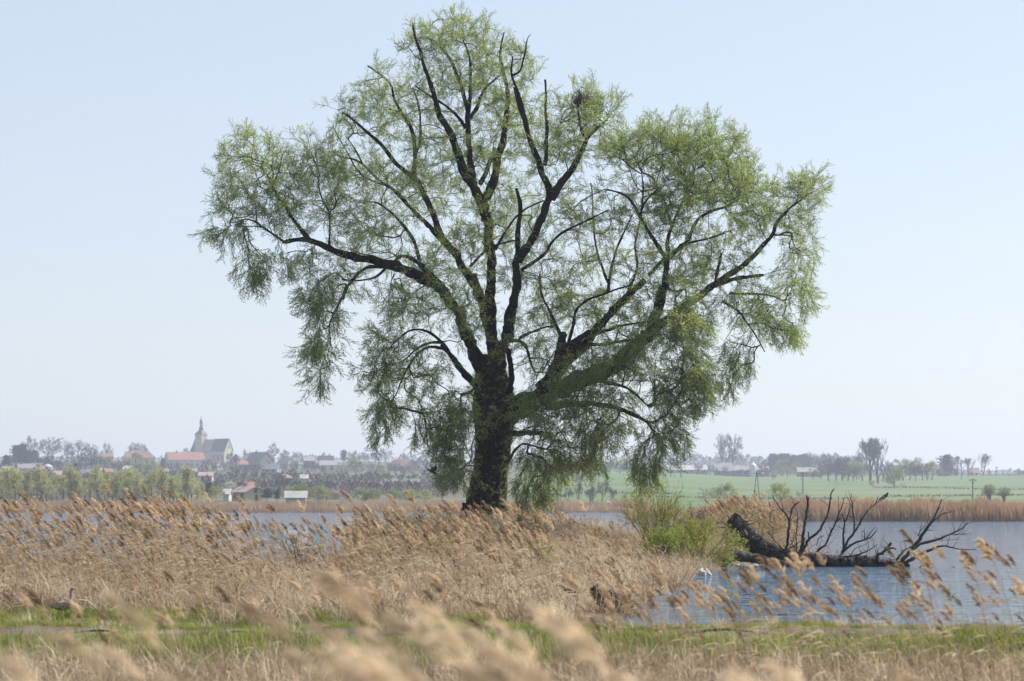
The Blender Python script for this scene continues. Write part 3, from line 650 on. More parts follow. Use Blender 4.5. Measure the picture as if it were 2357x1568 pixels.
tree_kind('pine', 'pine', 3, 'fdark'); tree_kind('fir', 'fir', 2, 'fdark')
NAMES = dict(bare='bare_tree', bare_wide='bare_tree', poplar='bare_poplar', green='budding_tree', pale='pale_willow', sapling='young_birch', shrub='bare_shrub',
             greenshrub='green_shrub', blossom='blossoming_shrub', pink='blossoming_shrub', pine='pine_tree', fir='fir_tree')
tcount = {}
def plant(key, x, top, d, label, group=None, wide=1.0, lean=0.0):
    """x and top: picture position of the tree's middle and tip; it stands on the ground at distance d"""
    b = on(x, d); H = P(x, top, d)[2] - b[2]
    if H <= .5: H = .5
    i = tcount.get(key, 0); tcount[key] = i + 1; tm, cm = TREES[key][i % len(TREES[key])]
    o = empty(NAMES[key], b, random.uniform(0, 6.28), label, 'shrub' if 'shrub' in NAMES[key] else 'tree', group)
    o.scale = (H * wide, H * wide, H)
    o.rotation_euler[1] = lean
    mobj('trunk', tm, o); mobj('crown', cm, o); return o
b1 = reg(0, 1600, 2.302); b2 = reg(900, 1600, 2.302); b3 = reg(1800, 1600, 2.302); b4 = reg(2600, 1650, 2.946); b5 = reg(3300, 1650, 2.947)
def pl(view, key, x, top, d, label, group=None, wide=1.0, lean=0.0):
    X, T = view(x, top); return plant(key, X, T, d, label, group, wide, lean)
# ---- left skyline and village trees
pl(b1, 'bare', 245, 330, 1560, 'tall bare tree on the skyline behind the dark pines at far left', wide=1.1)
pl(b1, 'bare', 430, 342, 1560, 'broad round-crowned bare tree on the left skyline', wide=1.15)
pl(b1, 'pine', 150, 420, 1380, 'dark pine at the left, leftmost of a clump', 'dark pines left of the village')
pl(b1, 'pine', 205, 410, 1380, 'taller dark pine in the clump under the bare skyline tree', 'dark pines left of the village')
pl(b1, 'pine', 60, 510, 1200, 'low dark pine at the far left edge', 'dark pines left of the village', 1.3)
pl(b1, 'pine', 320, 465, 1400, 'dark pine right of the clump, below the round bare tree', 'dark pines left of the village')
pl(b1, 'pine', 250, 470, 1300, 'dark pine in front of its taller neighbours', 'dark pines left of the village', 1.3)
pl(b1, 'bare_wide', 620, 372, 1500, 'windswept bare tree with a flat top, left of its twin', wide=.75)
pl(b1, 'bare_wide', 725, 370, 1500, 'windswept bare tree with a flat top, right of its twin', wide=.75)
pl(b1, 'bare', 850, 390, 1560, 'round bare tree between the windswept pair and the slim tree', wide=1.0)
pl(b1, 'bare', 975, 385, 1560, 'slim bare tree standing alone above the red roofs', wide=.75)
pl(b1, 'bare', 1225, 390, 1700, 'bare tree above the hipped red roof, left one', 'bare trees above the hipped roof', 1.0)
pl(b1, 'bare', 1310, 395, 1700, 'bare tree above the hipped red roof, right one', 'bare trees above the hipped roof', 1.0)
for x, t, w in ((350, 490, 1.2), (480, 500, 1.2), (560, 510, 1.1), (800, 470, 1.0), (890, 540, 1.1), (1090, 540, 1.0), (700, 500, 1.1), (420, 520, 1.2)):
    pl(b1, 'bare', x, t, 1150, 'grey-brown leafless tree on the slope behind the left roofs', 'leafless trees on the left slope', w)
pl(b1, 'pale', 1240, 490, 1150, 'large pale willow in front of the hipped red house', wide=1.25)
pl(b1, 'green', 1400, 545, 1100, 'pale green tree between the hipped house and the long red roof', wide=1.1)
pl(b1, 'pine', 700, 585, 1000, 'small dark conifer among the left village roofs', wide=.9)
pl(b1, 'green', 960, 520, 1200, 'pale tree beside the red roofs under the slim bare tree', wide=1.2)
pl(b1, 'pine', 1500, 540, 1350, 'dark conifer left of the long red roof', wide=1.0)
for x, t in ((1560, 570), (1640, 560), (1730, 580), (1900, 540), (1960, 560), (2060, 560), (2150, 480), (2200, 600), (1830, 620), (2260, 600), (2320, 640)):
    pl(b1, 'bare', x, t, 1330 if x < 2100 else 1250, 'leafless tree in the belt below the church', 'leafless trees below the church', 1.1)
pl(b1, 'bare', 1740, 440, 1780, 'leafless bush showing at the left foot of the church tower', wide=1.2)
pl(b1, 'bare', 2270, 450, 1500, 'small sparse tree right of the church', wide=.7)
pl(b1, 'pine', 2170, 500, 1600, 'dark conifer at the right corner of the church')
# young wood along the left shore
for i in range(52):
    x = -40 + i * 37 + rng.uniform(-15, 15); t = 665 + 40 * math.sin(i * .9) + rng.uniform(-15, 45)
    if x > 1780: t += 60
    pl(b1, 'sapling', x, t, rng.uniform(545, 625), 'slender young tree flushing green in the shore wood', 'young green wood on the left shore', 1.35)
for i in range(14):
    pl(b1, 'shrub', 40 + i * 125 + rng.uniform(-30, 30), rng.uniform(800, 850), 535, 'leafless undergrowth shrub at the foot of the shore wood', 'undergrowth of the left shore wood', 1.1)
pl(b1, 'pine', 1930, 760, 640, 'dark bushy evergreen at the right end of the shore wood', wide=1.3)
pl(b1, 'blossom', 2120, 755, 650, 'white blossoming bush beside the dark evergreen', wide=1.2)
pl(b1, 'greenshrub', 1990, 800, 590, 'green bush below the white blossoming bush', wide=1.2)
pl(b2, 'pine', 390, 815, 600, 'dark evergreen right of the olive cottage', wide=1.5)
pl(b2, 'pine', 480, 830, 600, 'dark evergreen left of the white-roofed boat shed', wide=1.4)
pl(b2, 'fir', 290, 870, 590, 'low dark evergreen in front of the olive cottage', wide=1.4)
# village slope between the church and the willow
pl(b2, 'bare', 445, 385, 1650, 'tall thin bare tree right of the dark gabled house', wide=.8)
pl(b2, 'bare', 540, 455, 1600, 'round bare tree right of the tall thin tree', wide=1.1)
pl(b2, 'bare', 685, 475, 1650, 'small round bare tree on the skyline above the pale roofs', wide=1.2)
pl(b2, 'green', 820, 500, 1700, 'low green tree on the skyline left of the slate roof', wide=1.2)
pl(b2, 'pine', 1095, 460, 1600, 'dark conifer on the skyline left of the bare treetops')
for x, t, w in ((1180, 460, 1.1), (1290, 475, 1.0), (1380, 460, 1.0), (1480, 445, 1.15), (1660, 490, 1.0), (1780, 530, 1.0), (1860, 560, 1.0)):
    pl(b2, 'bare', x, t, 1620, 'leafless tree on the skyline left of the great willow', 'skyline trees left of the great willow', w)
pl(b2, 'pale', 1200, 520, 1250, 'big yellowish willow on the slope under the skyline trees', wide=1.2)
pl(b2, 'pale', 1060, 635, 1000, 'yellow-green weeping willow lower on the slope', wide=1.3)
pl(b2, 'pale', 1420, 600, 1100, 'yellowish willow between bare trees on the slope', wide=1.0)
pl(b2, 'pale', 1720, 640, 1100, 'pale tree on the slope close to the great willow', wide=1.0)
pl(b2, 'green', 640, 640, 1000, 'pale green tree below the dark gabled house', wide=1.2)
pl(b2, 'green', 950, 670, 850, 'grey-green tree left of the weeping willow', wide=1.2)
for x, t, d in ((90, 620, 1100), (180, 640, 1050), (290, 620, 1100), (360, 640, 1000), (470, 660, 1000), (560, 610, 1250), (660, 570, 1350), (760, 560, 1400), (830, 590, 1300), (900, 600, 1250), (1330, 560, 1350), (1560, 560, 1300), (1640, 640, 1150), (1250, 700, 900), (1340, 690, 900), (1500, 650, 1000), (1830, 660, 1100), (560, 720, 850), (760, 690, 850), (420, 720, 850), (240, 740, 800), (1880, 720, 1000)):
    pl(b2, 'bare', x, t, d, 'leafless tree on the village slope', 'leafless trees on the village slope', 1.15)
for x, t in ((1480, 740), (1570, 730), (1660, 725), (1760, 730), (1850, 750), (1930, 770)):
    pl(b2, 'blossom', x, t, 720, 'whitish blossoming bush in the row behind the shore', 'row of blossoming bushes', 1.3)
pl(b2, 'blossom', 790, 740, 700, 'whitish bush above the boat shed', wide=1.1)
pl(b2, 'pink', 1060, 835, 560, 'pinkish blossoming bush right of the boat shed', wide=1.1)
for x, t, w in ((1260, 820, 1.4), (1380, 830, 1.3), (620, 800, 1.3), (700, 780, 1.2), (860, 800, 1.3), (930, 830, 1.2), (1560, 830, 1.4), (1700, 830, 1.4), (1840, 830, 1.4)):
    pl(b2, 'greenshrub', x, t, 570, 'low green shrub just behind the far reeds', 'green shrubs behind the far reeds', w)
# right of the trunk: meadow shrubs
for x, t, d, k in ((1020, 700, 600, 'poplar'), (1085, 790, 560, 'bare'), (1180, 770, 580, 'poplar'), (1290, 780, 560, 'bare'), (1400, 740, 580, 'bare'), (1500, 800, 570, 'bare'), (1310, 800, 575, 'poplar'), (960, 800, 560, 'bare'), (1600, 860, 560, 'shrub')):
    pl(b3, k, x, t, d, 'thin leafless tree on the meadow edge right of the willow trunk', 'thin trees on the meadow edge', .8)
pl(b3, 'green', 1160, 560, 900, 'pale tree seen under the drooping willow boughs', wide=.9)
pl(b3, 'bare', 1190, 670, 850, 'grey bush on the meadow under the drooping boughs', wide=1.2)
pl(b3, 'pale', 1310, 650, 850, 'cream-coloured bush on the meadow under the drooping boughs', wide=1.0)
for x, t in ((1010, 545), (1080, 540), (1180, 570), (1250, 540), (1330, 560), (1400, 535), (1470, 540), (1560, 545), (1640, 560), (1720, 560), (1800, 570), (1880, 560)):
    pl(b3, 'bare' if x % 4 else 'green', x, t, 1250, 'tree in the hazy belt at the top of the meadow', 'hazy tree belt above the meadow', 1.1)
# right: farm and skyline
pl(b4, 'bare_wide', 848, 245, 1420, 'big bare forked tree towering over the farm, left of its twin', wide=.72)
pl(b4, 'bare_wide', 955, 250, 1420, 'big bare tree towering over the farm, right of its twin', wide=.62)
for x, t, w in ((560, 600, 1.1), (700, 650, 1.2), (770, 640, 1.1), (885, 630, 1.0), (350, 680, 1.2), (1060, 660, 1.1), (620, 690, 1.2), (1320, 570, 1.2), (1400, 640, 1.2)):
    pl(b4, 'bare', x, t, 1290, 'small leafless tree in front of the farm sheds', 'leafless trees around the farm', w)
for x, t in ((1440, 490), (1500, 505), (1545, 485), (1610, 490), (1690, 500), (1800, 495), (1860, 530), (1580, 520)):
    pl(b4, 'pine', x, t, 1600, 'dark pine in the clump right of the farm', 'pines right of the farm', 1.1)
pl(b4, 'pale', 1560, 560, 1350, 'large pale-green willow right of the farm silo', wide=1.2)
pl(b4, 'green', 1620, 640, 1280, 'round green willow in front of the larger pale one', wide=1.2)
pl(b4, 'pale', 1740, 590, 1350, 'yellowish tree behind the low barn roof', wide=1.0)
for x, t, w in ((1930, 460, 1.0), (2050, 470, 1.2), (2130, 510, 1.0), (1750, 500, 1.0), (2260, 510, 1.1), (2330, 560, 1.0)):
    pl(b4, 'bare', x, t, 1500, 'leafless tree on the skyline between farm and tall poplar', 'skyline trees right of the farm', w)
for x, t, w in ((1920, 660, 1.2), (2010, 640, 1.2), (2100, 600, 1.2), (2190, 600, 1.1), (2280, 560, 1.1), (2340, 620, 1.1), (1450, 690, 1.2)):
    pl(b4, 'green' if w > 1.15 else 'bare', x, t, 1180, 'hazy budding tree in the dense belt right of the farm', 'dense tree belt right of the farm', w)
pl(b4, 'greenshrub', 880, 845, 520, 'yellowish willow bush on the meadow, left of the brighter one', wide=1.3)
pl(b4, 'greenshrub', 1510, 850, 430, 'bright yellow-green willow bush on the meadow', wide=1.1)
pl(b4, 'shrub', 660, 880, 520, 'small leafless shrub left of the yellowish willow bush', wide=1.0)
pl(b4, 'shrub', 1730, 920, 420, 'grey leafless shrub right of the bright willow bush', wide=1.2)
pl(b4, 'shrub', 1330, 970, 420, 'grey leafless shrub left of the bright willow bush', wide=1.2)
pl(b4, 'shrub', 1880, 980, 340, 'grey shrub behind the right-hand reeds', wide=1.3)
pl(b5, 'poplar', 535, 305, 1060, 'tall bare poplar on the right meadow, left of the pair', wide=.95)
pl(b5, 'poplar', 625, 300, 1060, 'tall bare poplar on the right meadow, right of the pair', wide=.95)
pl(b5, 'bare_wide', 370, 470, 1180, 'flat-topped bare tree left of the tall poplars', wide=.7)
for x, t, w, k in ((40, 520, 1.1, 'bare'), (130, 540, 1., 'bare'), (200, 510, 1., 'bare'), (270, 590, 1.1, 'green'), (330, 600, 1.1, 'green'), (440, 580, 1.2, 'pale'), (680, 560, 1.1, 'bare'), (760, 600, 1.0, 'bare')):
    pl(b5, k, x, t, 1120, 'tree in the grove around the tall poplars', 'grove around the tall poplars', w)
pl(b5, 'pink', 560, 805, 880, 'round pinkish blossoming bush at the foot of the tall poplars', wide=.9)
pl(b5, 'green', 820, 640, 900, 'leaning grey-green willow right of the tall poplars', wide=1.2, lean=.12)
pl(b5, 'shrub', 900, 830, 880, 'low grey scrub under the leaning willow', wide=1.6)
for x, t, w in ((920, 555, 1.1), (1000, 580, 1.1), (1070, 570, 1.0), (1210, 540, 1.2), (1260, 600, 1.1), (1150, 580, 1.0)):
    pl(b5, 'green' if w > 1.05 else 'bare', x, t, 1150, 'budding tree in the clump on the right skyline', 'clump of budding trees on the right skyline', w)
pl(b5, 'pine', 1420, 498, 1330, 'dark crooked pine leaning left over the right farmhouse', wide=1.5, lean=-.18)
for x, t, lab in ((1555, 510, 'upright bare poplar right of the crooked pine'), (1690, 535, 'slim bare tree right of the upright poplar'), (1870, 485, 'lone bare poplar at the right of the farmstead')):
    pl(b5, 'poplar', x, t, 1330, lab, wide=.9)
for x, t in ((1330, 650), (1400, 690), (1480, 690), (1620, 680), (1720, 690), (1780, 720), (1940, 690), (2140, 720), (2220, 730), (2290, 670), (2340, 680), (1560, 690)):
    pl(b5, 'bare', x, t, 1330, 'small leafless tree along the right farmstead', 'small trees along the right farmstead', 1.1)
# ---- pollard willows by the pole
def pollard(x, top, d, wide, label, kind):
    b = on(x, d); H = P(x, top, d)[2] - b[2]; r = np.random.default_rng(int(x)); o = empty('pollard_willow', b, 0, label, 'tree', 'pollard willows on the meadow')
    tg, cg = G(), G(); tube(tg, [(0, 0, -.1), (.03, 0, H * .22), (-.02, 0, H * .36), (0, 0, H * .44)], [.11 * H, .09 * H, .10 * H, .12 * H], 9, bark=.2, seed=4)
    n = 260; d0 = rdir(n, r); d0[:, 2] = np.abs(d0[:, 2]) * 1.0 + .12; d0 /= np.linalg.norm(d0, axis=1, keepdims=True)
    p0 = np.array([0, 0, H * .42]) + d0 * H * .06; p1 = p0 + d0 * H * np.array([wide, wide, .56]) * r.uniform(.75, 1, (n, 1))
    segs(cg, p0, p1, .012 * H / 3, .006 * H / 3, 3)
    m_ = 700; k = r.integers(0, n, m_); t_ = r.uniform(.45, 1, (m_, 1)); kites(cg, p0[k] + (p1 - p0)[k] * t_ + r.normal(size=(m_, 3)) * .03 * H, d0[k] + r.normal(size=(m_, 3)) * .4, rdir(m_, r), .07 * H, .03 * H, 1)
    tg.obj('trunk', M['ftrunk'], o); cg.obj('crown', [M['ftwig2'], M[kind]], o)
X, T = b5(1935, 835); pollard(X, T, 560, .38, 'tall pollard willow with a thick trunk near the power pole', 'fgreen')
X, T = b5(2110, 880); pollard(X, T, 540, .52, 'squat round pollard willow at the right edge', 'fgreen')
# ---- far woods that read as one mass
def wood(name, label, spans, seed, mat):
    r = np.random.default_rng(seed); g = G()
    for (x0, x1, top, d, n, jit) in spans:
        for i in range(n):
            x = x0 + (x1 - x0) * (i + r.random()) / n; dd = d * r.uniform(.95, 1.05); b = on(x, dd); H = max(4, P(x, top + r.normal() * jit, dd)[2] - b[2])
            k = 190; t = r.random(k) ** .7; rad_ = H * .26 * np.sin(np.pi * np.clip(t * .85 + .12, 0, 1)); a = r.random(k) * 6.28
            pos = b + np.stack([np.cos(a) * rad_, np.sin(a) * rad_, t * H * .95], 1)
            kites(g, pos, rdir(k, r) + np.array([0, 0, .8]), rdir(k, r), H * .12, H * .04)
            segs(g, [b], [b + np.array([0, 0, H * .8])], .012 * H, .006 * H, 3)
    return tag(g.obj(name, mat), label, 'wood', kind='stuff')
wood('distant_pinewood', 'dark pinewood on the far skyline behind the farm', [(1440, 1990, 1050, 2300, 110, 4), (1270, 1500, 1058, 2300, 40, 3), (1180, 1300, 1062, 2100, 24, 3)], 1, M['fdark'])
wood('distant_broadwood', 'bluish bare wood along the far left skyline', [(-60, 480, 1058, 1900, 130, 6), (480, 1060, 1052, 2000, 130, 5), (1900, 2010, 1072, 1900, 20, 4)], 2, M['fthicket'])
wood('slope_scrub', 'bare thickets and gardens filling the village slope', [(-60, 470, 1089, 950, 80, 5), (-60, 300, 1068, 1400, 50, 6), (250, 600, 1078, 1200, 55, 5), (470, 1010, 1095, 850, 85, 7), (560, 1060, 1077, 1280, 90, 6), (470, 1050, 1117, 680, 80, 7)], 3, M['fthicket'])
wood('meadow_edge_scrub', 'low hazy scrub along the top edge of the right meadow', [(1500, 2400, 1085, 1450, 190, 4), (1180, 1540, 1075, 1300, 60, 5)], 4, M['fthicket'])
# ---- reeds of the far shore
def shore_reeds(name, label, x0, x1, d0, d1, n, h, seed):
    r = np.random.default_rng(seed); g = G(); x_ = r.uniform(x0, x1, n); dd = r.uniform(d0, d1, n)
    if callable(h): hh = h(x_, dd)
    X = (x_ - CX) / FPX * dd; z = np.maximum(ground_z(X, dd), -.12); H = h * (.7 + .45 * r.random(n)) * (1 + .08 * np.sin(x_ * .045) + .07 * np.sin(x_ * .17))
    p = np.stack([X, dd, z], 1); D = np.stack([-.10 + .1 * r.normal(size=n), .1 * r.normal(size=n), np.ones(n)], 1)
    kites(g, p, D, np.stack([r.normal(size=n) * .3, -np.ones(n), np.zeros(n)], 1), H, .05 + .1 * r.random(n) + H * .02, 0, .0)
    S = np.stack([np.cos(r.random(n)), np.sin(r.random(n)) * .2, np.zeros(n)], 1) * (.03 + .04 * r.random(n))[:, None]
    top = p + D * H[:, None]; g.add(np.stack([p - S, p + S, top + S * .5, top - S * .5], 1), q=np.arange(4 * n).reshape(n, 4))
    return tag(g.obj(name, M['freed']), label, 'reeds', kind='stuff')
shore_reeds('far_reeds', 'low brown reed belt along the far shore below the village', -40, 1500, 500, 514, 9000, 2.3, 1)
shore_reeds('right_shore_reeds', 'tall tan reed belt along the near right shore', 1640, 2400, 262, 271, 9000, 2.05, 2)
shore_reeds('middle_shore_reeds', 'reed fringe curving between the two far shores', 1440, 1830, 268, 430, 6000, 1.1, 3)
# dark scrubby field margins between the meadow strips
r = np.random.default_rng(9); g = G()
for (x0, x1, y0, d, n) in ((2010, 2400, 0, 900, 500), (2030, 2400, 0, 720, 450), (1500, 2250, 0, 480, 450), (1480, 2000, 0, 640, 300), (1960, 2300, 0, 400, 200), (1300, 1560, 0, 700, 200)):
    x_ = r.uniform(x0, x1, n); dd = d + r.normal(size=n) * 2 + (x_ - x0) * .02; X = (x_ - CX) / FPX * dd
    p = np.stack([X, dd, ground_z(X, dd)], 1); kites(g, p, rdir(n, r) * .7 + np.array([0, 0, 1]), rdir(n, r), r.uniform(.3, 1.1, n), .35)
tag(g.obj('field_margin', M['ftwig2']), 'dark strips of rough herbage between the meadow strips', 'margin', kind='stuff')
# ---------------------------------------------------------------- far shore: buildings
def paint(n, c, rough=.8): return solid(n, tuple(v * .82 for v in c), tuple(min(v * 1.12, .9) for v in c), .35, rough)
B = dict(cream=paint('wall_cream', (.55, .50, .40)), grey=paint('wall_grey', (.30, .29, .28)), white=paint('wall_white', (.46, .45, .43)), brown=paint('wall_brown', (.20, .15, .12)), olive=paint('wall_olive', (.34, .33, .22)),
         stone=paint('church_stone', (.47, .41, .31)), red=paint('roof_red_tile', (.30, .15, .11)), rust=paint('roof_old_red_tile', (.27, .17, .13)), slate=paint('roof_slate', (.055, .06, .075), .6), dark=paint('roof_dark', (.10, .09, .09)),
         pale=paint('roof_pale_sheet', (.38, .37, .36), .6), pink=paint('roof_faded_pink', (.38, .27, .24)), greyroof=paint('roof_grey_sheet', (.27, .26, .26), .6), orange=paint('wall_orange_brick', (.42, .26, .19)),
         copper=paint('spire_copper', (.06, .07, .08), .6), window=solid('dark_window', (.02, .022, .025), (.05, .055, .06), 1, .2), zinc=solid('zinc_sheet', (.42, .45, .47), (.60, .63, .65), .4, .45, metal=.3), pole=solid('pole_timber', (.09, .08, .07), (.16, .14, .12), 1, .9))
def hip(g, w, l, h0, h1, over=.5):                  # hipped roof, ridge along x
    x, y, k = l / 2 + over, w / 2 + over, l / 2 - w * .38; z = h0 - .2
    g.add([(-x, -y, z), (x, -y, z), (x, y, z), (-x, y, z), (-k, 0, h1), (k, 0, h1)], q=[(0, 1, 5, 4), (2, 3, 4, 5), (0, 3, 2, 1)], t=[(1, 2, 5), (3, 0, 4)])
def gable(g, w, l, h0, h1, over=.4, th=.22, m=0):   # pitched roof slabs, ridge along x, eaves at y = +-w/2
    for s in (-1, 1):
        e = np.array([0, s * (w / 2 + over), h0 - over * (h1 - h0) / (w / 2)]); t = np.array([0, 0, h1])
        nrm = unit(np.cross([1, 0, 0], t - e)) * th; nrm = nrm if nrm[2] > 0 else -nrm
        X = np.array([l / 2 + over, 0, 0]); v = [e - X, e + X, t + X, t - X]; v = v + [p + nrm for p in v]
        g.add(v, q=[(0, 3, 2, 1), (4, 5, 6, 7), (0, 1, 5, 4), (1, 2, 6, 5), (2, 3, 7, 6), (3, 0, 4, 7)], m=m)
def body(g, w, l, h0, h1, base=-1.5):               # walls with gable ends
    x, y = l / 2, w / 2; v = []
    for s in (-x, x): v += [(s, -y, base), (s, y, base), (s, y, h0), (s, 0, h1 - .05), (s, -y, h0)]
    g.add(v, q=[(0, 5, 9, 4), (1, 2, 7, 6), (0, 4, 2, 1), (5, 6, 7, 9), (0, 1, 6, 5), (4, 9, 7, 2)], t=[(4, 3, 2), (9, 7, 8)])
def house(name, x, d, w, l, h0, h1, rz, wall, roof, label, chim=1, win=True, group=None, z=None, cat='house'):
    b = on(x, d); 
    if z is not None: b[2] = z
    o = empty(name, b, R(rz), label, cat, group); g = G(); body(g, w, l, h0, h1 if 'hipped' not in label else h0 + .1); g.obj('wall', B[wall], o)
    g = G(); (hip if 'hipped' in label else gable)(g, w, l, h0, h1); rf = g.obj('roof', B[roof], o)
    for i in range(chim):
        g = G(); cx = (-.22 + .45 * i) * l; box(g, cx - .4, cx + .4, -.35, .35, h1 - 1.0, h1 + 1.1); g.obj('chimney', B['brown'], rf)
    if win:
        for k in range(max(2, int(l / 3.2))):
            wx = -l / 2 + (k + .5) * l / max(2, int(l / 3.2))
            g = G(); box(g, wx - .5, wx + .5, -w / 2 - .06, -w / 2 + .05, h0 * .35, h0 * .35 + min(1.5, h0 * .5)); g.obj('window', B['window'], o)
        for s in (() if 'hipped' in label else (-1, 1)):
            g = G(); box(g, s * l / 2 - .06, s * l / 2 + .06, -.5, .5, h0 * .9, h0 * .9 + 1.2); g.obj('window', B['window'], o)
    return o
def hs(view, x, eave, ridge, wpx, d, rz, wall, roof, label, name='house', chim=1, depth=None, win=True, group=None, cat='house'):
    """x = middle of the roof, eave and ridge heights and length in the zoomed view"""
    X, E = view(x, eave); _, T = view(x, ridge); s = d / FPX; l = abs(view(wpx, 0)[0] - view(0, 0)[0]) * s / max(.5, math.cos(R(rz)))
    b = on(X, d); h0 = P(X, E, d)[2] - b[2]; h1 = P(X, T, d)[2] - b[2]
    zb = None
    if h0 > 6.5: zb = b[2] + h0 - 5.0; h1 -= h0 - 5.0; h0 = 5.0
    if h0 < 2.2: zb = b[2] + h0 - 2.2; h1 += 2.2 - h0; h0 = 2.2
    h1 = max(h1, h0 + 1.2)
    o = house(name, X, d, depth or min(11, max(6, l * .6)), l, h0, h1, rz, wall, roof, label, chim, win, group, zb, cat)
    if zb is not None and zb > b[2] + .3:           # a plinth down to the slope
        g = G(); ll = l / 2 - .2; ww = (depth or min(11, max(6, l * .6))) / 2 - .2; box(g, -ll, ll, -ww, ww, b[2] - zb - 2, -1.2); g.obj('foundation', B['grey'], o)
    return o
hs(b1, 1275, 530, 463, 300, 1420, 8, 'cream', 'rust', 'big hipped red-tiled house with two chimneys behind the pale willow', chim=2, depth=11)
hs(b1, 1700, 552, 483, 310, 1480, 25, 'white', 'red', 'long red-tiled building with a white gable left of the church', chim=1, depth=10, name='long_house')
hs(b1, 900, 530, 500, 80, 1450, -35, 'brown', 'rust', 'brown house left under the slim bare tree', chim=0)
hs(b1, 985, 525, 498, 110, 1440, 10, 'cream', 'red', 'low red roof under the slim bare tree', chim=0)
hs(b1, 75, 640, 612, 80, 1080, 20, 'grey', 'greyroof', 'grey roof at the far left edge of the village')
hs(b1, 170, 675, 632, 120, 960, 30, 'grey', 'slate', 'blue-grey roof with a chimney at far left')
hs(b1, 240, 630, 590, 140, 1120, 15, 'grey', 'greyroof', 'weathered grey roof behind the blue-grey one')
hs(b1, 340, 630, 582, 100, 1130, -25, 'grey', 'greyroof', 'steep grey roof left of the bright red roof')
hs(b1, 375, 665, 622, 90, 940, 35, 'brown', 'red', 'bright red roof among the left village houses')
hs(b1, 450, 680, 640, 90, 930, 30, 'white', 'dark', 'dark roof with a white wall right of the bright red roof')
hs(b1, 535, 690, 655, 60, 930, 5, 'orange', 'pink', 'orange brick house front beside the shore wood', chim=0)
hs(b1, 600, 640, 600, 90, 1100, -30, 'brown', 'dark', 'dark gable left of the small conifer')
hs(b1, 640, 690, 655, 80, 940, 35, 'white', 'greyroof', 'white-walled house with a grey roof under the small conifer')
hs(b1, 800, 640, 610, 90, 1100, 20, 'grey', 'slate', 'slate roof right of the small conifer')
hs(b1, 820, 680, 640, 130, 950, -15, 'grey', 'greyroof', 'broad grey gable above the shore wood')
hs(b1, 915, 630, 592, 90, 1080, -35, 'white', 'dark', 'dark gabled house with white barge boards')
hs(b1, 985, 630, 598, 70, 1100, 10, 'grey', 'slate', 'small blue slate roof right of the dark gabled house')
hs(b1, 995, 665, 635, 60, 960, 20, 'brown', 'red', 'small red roof above the middle of the shore wood', chim=0)
hs(b1, 1180, 640, 610, 60, 1000, -10, 'white', 'pale', 'small white hut in front of the pale willow', chim=0)
hs(b1, 1510, 665, 640, 70, 1000, 5, 'white', 'pink', 'pink roof above the right part of the shore wood', chim=0)
hs(b1, 1760, 665, 630, 80, 1050, 25, 'white', 'greyroof', 'grey roof with a light wall below the long red building', chim=0)
hs(b1, 1900, 700, 685, 120, 850, 3, 'cream', 'pink', 'low wall-like red-roofed building below the church', chim=0)
hs(b1, 2000, 600, 575, 60, 1400, -25, 'cream', 'rust', 'small red gable at the foot of the church', chim=0)
hs(b1, 2225, 600, 563, 80, 1350, 15, 'brown', 'red', 'small red roof right of the church')
hs(b2, 320, 560, 482, 150, 1450, -42, 'brown', 'dark', 'tall dark gabled house right of the church', chim=1, depth=11)
hs(b2, 230, 545, 508, 90, 1500, 10, 'cream', 'rust', 'red roof joined to the dark gabled house', chim=0)
hs(b2, 155, 595, 563, 90, 1330, 20, 'cream', 'red', 'red roof below the dark gabled house', chim=0)
hs(b2, 440, 635, 590, 130, 1150, -20, 'grey', 'greyroof', 'grey gabled roof below the dark gabled house')
hs(b2, 560, 590, 540, 100, 1350, -38, 'cream', 'greyroof', 'grey roof with a pale barge board in the middle of the village')
hs(b2, 650, 565, 535, 100, 1420, -25, 'grey', 'greyroof', 'grey roof right of the pale barge board')
hs(b2, 770, 560, 525, 100, 1450, 20, 'brown', 'greyroof', 'brown-grey roof left of the slate roof')
hs(b2, 930, 558, 515, 130, 1430, 12, 'brown', 'slate', 'slate-roofed house with chimneys on the skyline', chim=2)
hs(b2, 950, 600, 560, 150, 1300, 3, 'cream', 'pale', 'pale sheet-roofed building in front of the slate roof', chim=0)
hs(b2, 1640, 610, 550, 160, 1350, -40, 'brown', 'rust', 'large red-brown roof close to the great willow', chim=1, depth=12)
hs(b2, 1750, 600, 562, 110, 1400, -30, 'grey', 'dark', 'dark roof right of the large red-brown roof')
hs(b2, 1840, 590, 556, 60, 1450, 0, 'brown', 'dark', 'small dark gable behind the willow twigs', chim=0)
hs(b2, 730, 725, 703, 60, 800, 5, 'white', 'pale', 'small white hut on the middle slope', name='hut', chim=0, win=False)
hs(b2, 540, 720, 690, 50, 850, 40, 'brown', 'rust', 'brownish gable above the boat shed', chim=0)
hs(b2, 225, 800, 760, 70, 660, 5, 'brown', 'red', 'red-roofed house behind the olive cottage', chim=0)
hs(b2, 215, 850, 800, 150, 610, -50, 'olive', 'pink', 'olive cottage with a faded red roof by the far shore', name='cottage', chim=1)
hs(b2, 655, 900, 845, 180, 540, 3, 'grey', 'pale', 'boat shed with a broad pale roof on the far shore', name='boat_shed', chim=0, win=False, depth=5, cat='shed')
hs(b1, 2095, 870, 845, 50, 600, 0, 'white', 'pale', 'tiny white hut among the shore bushes', name='hut', chim=0, win=False)
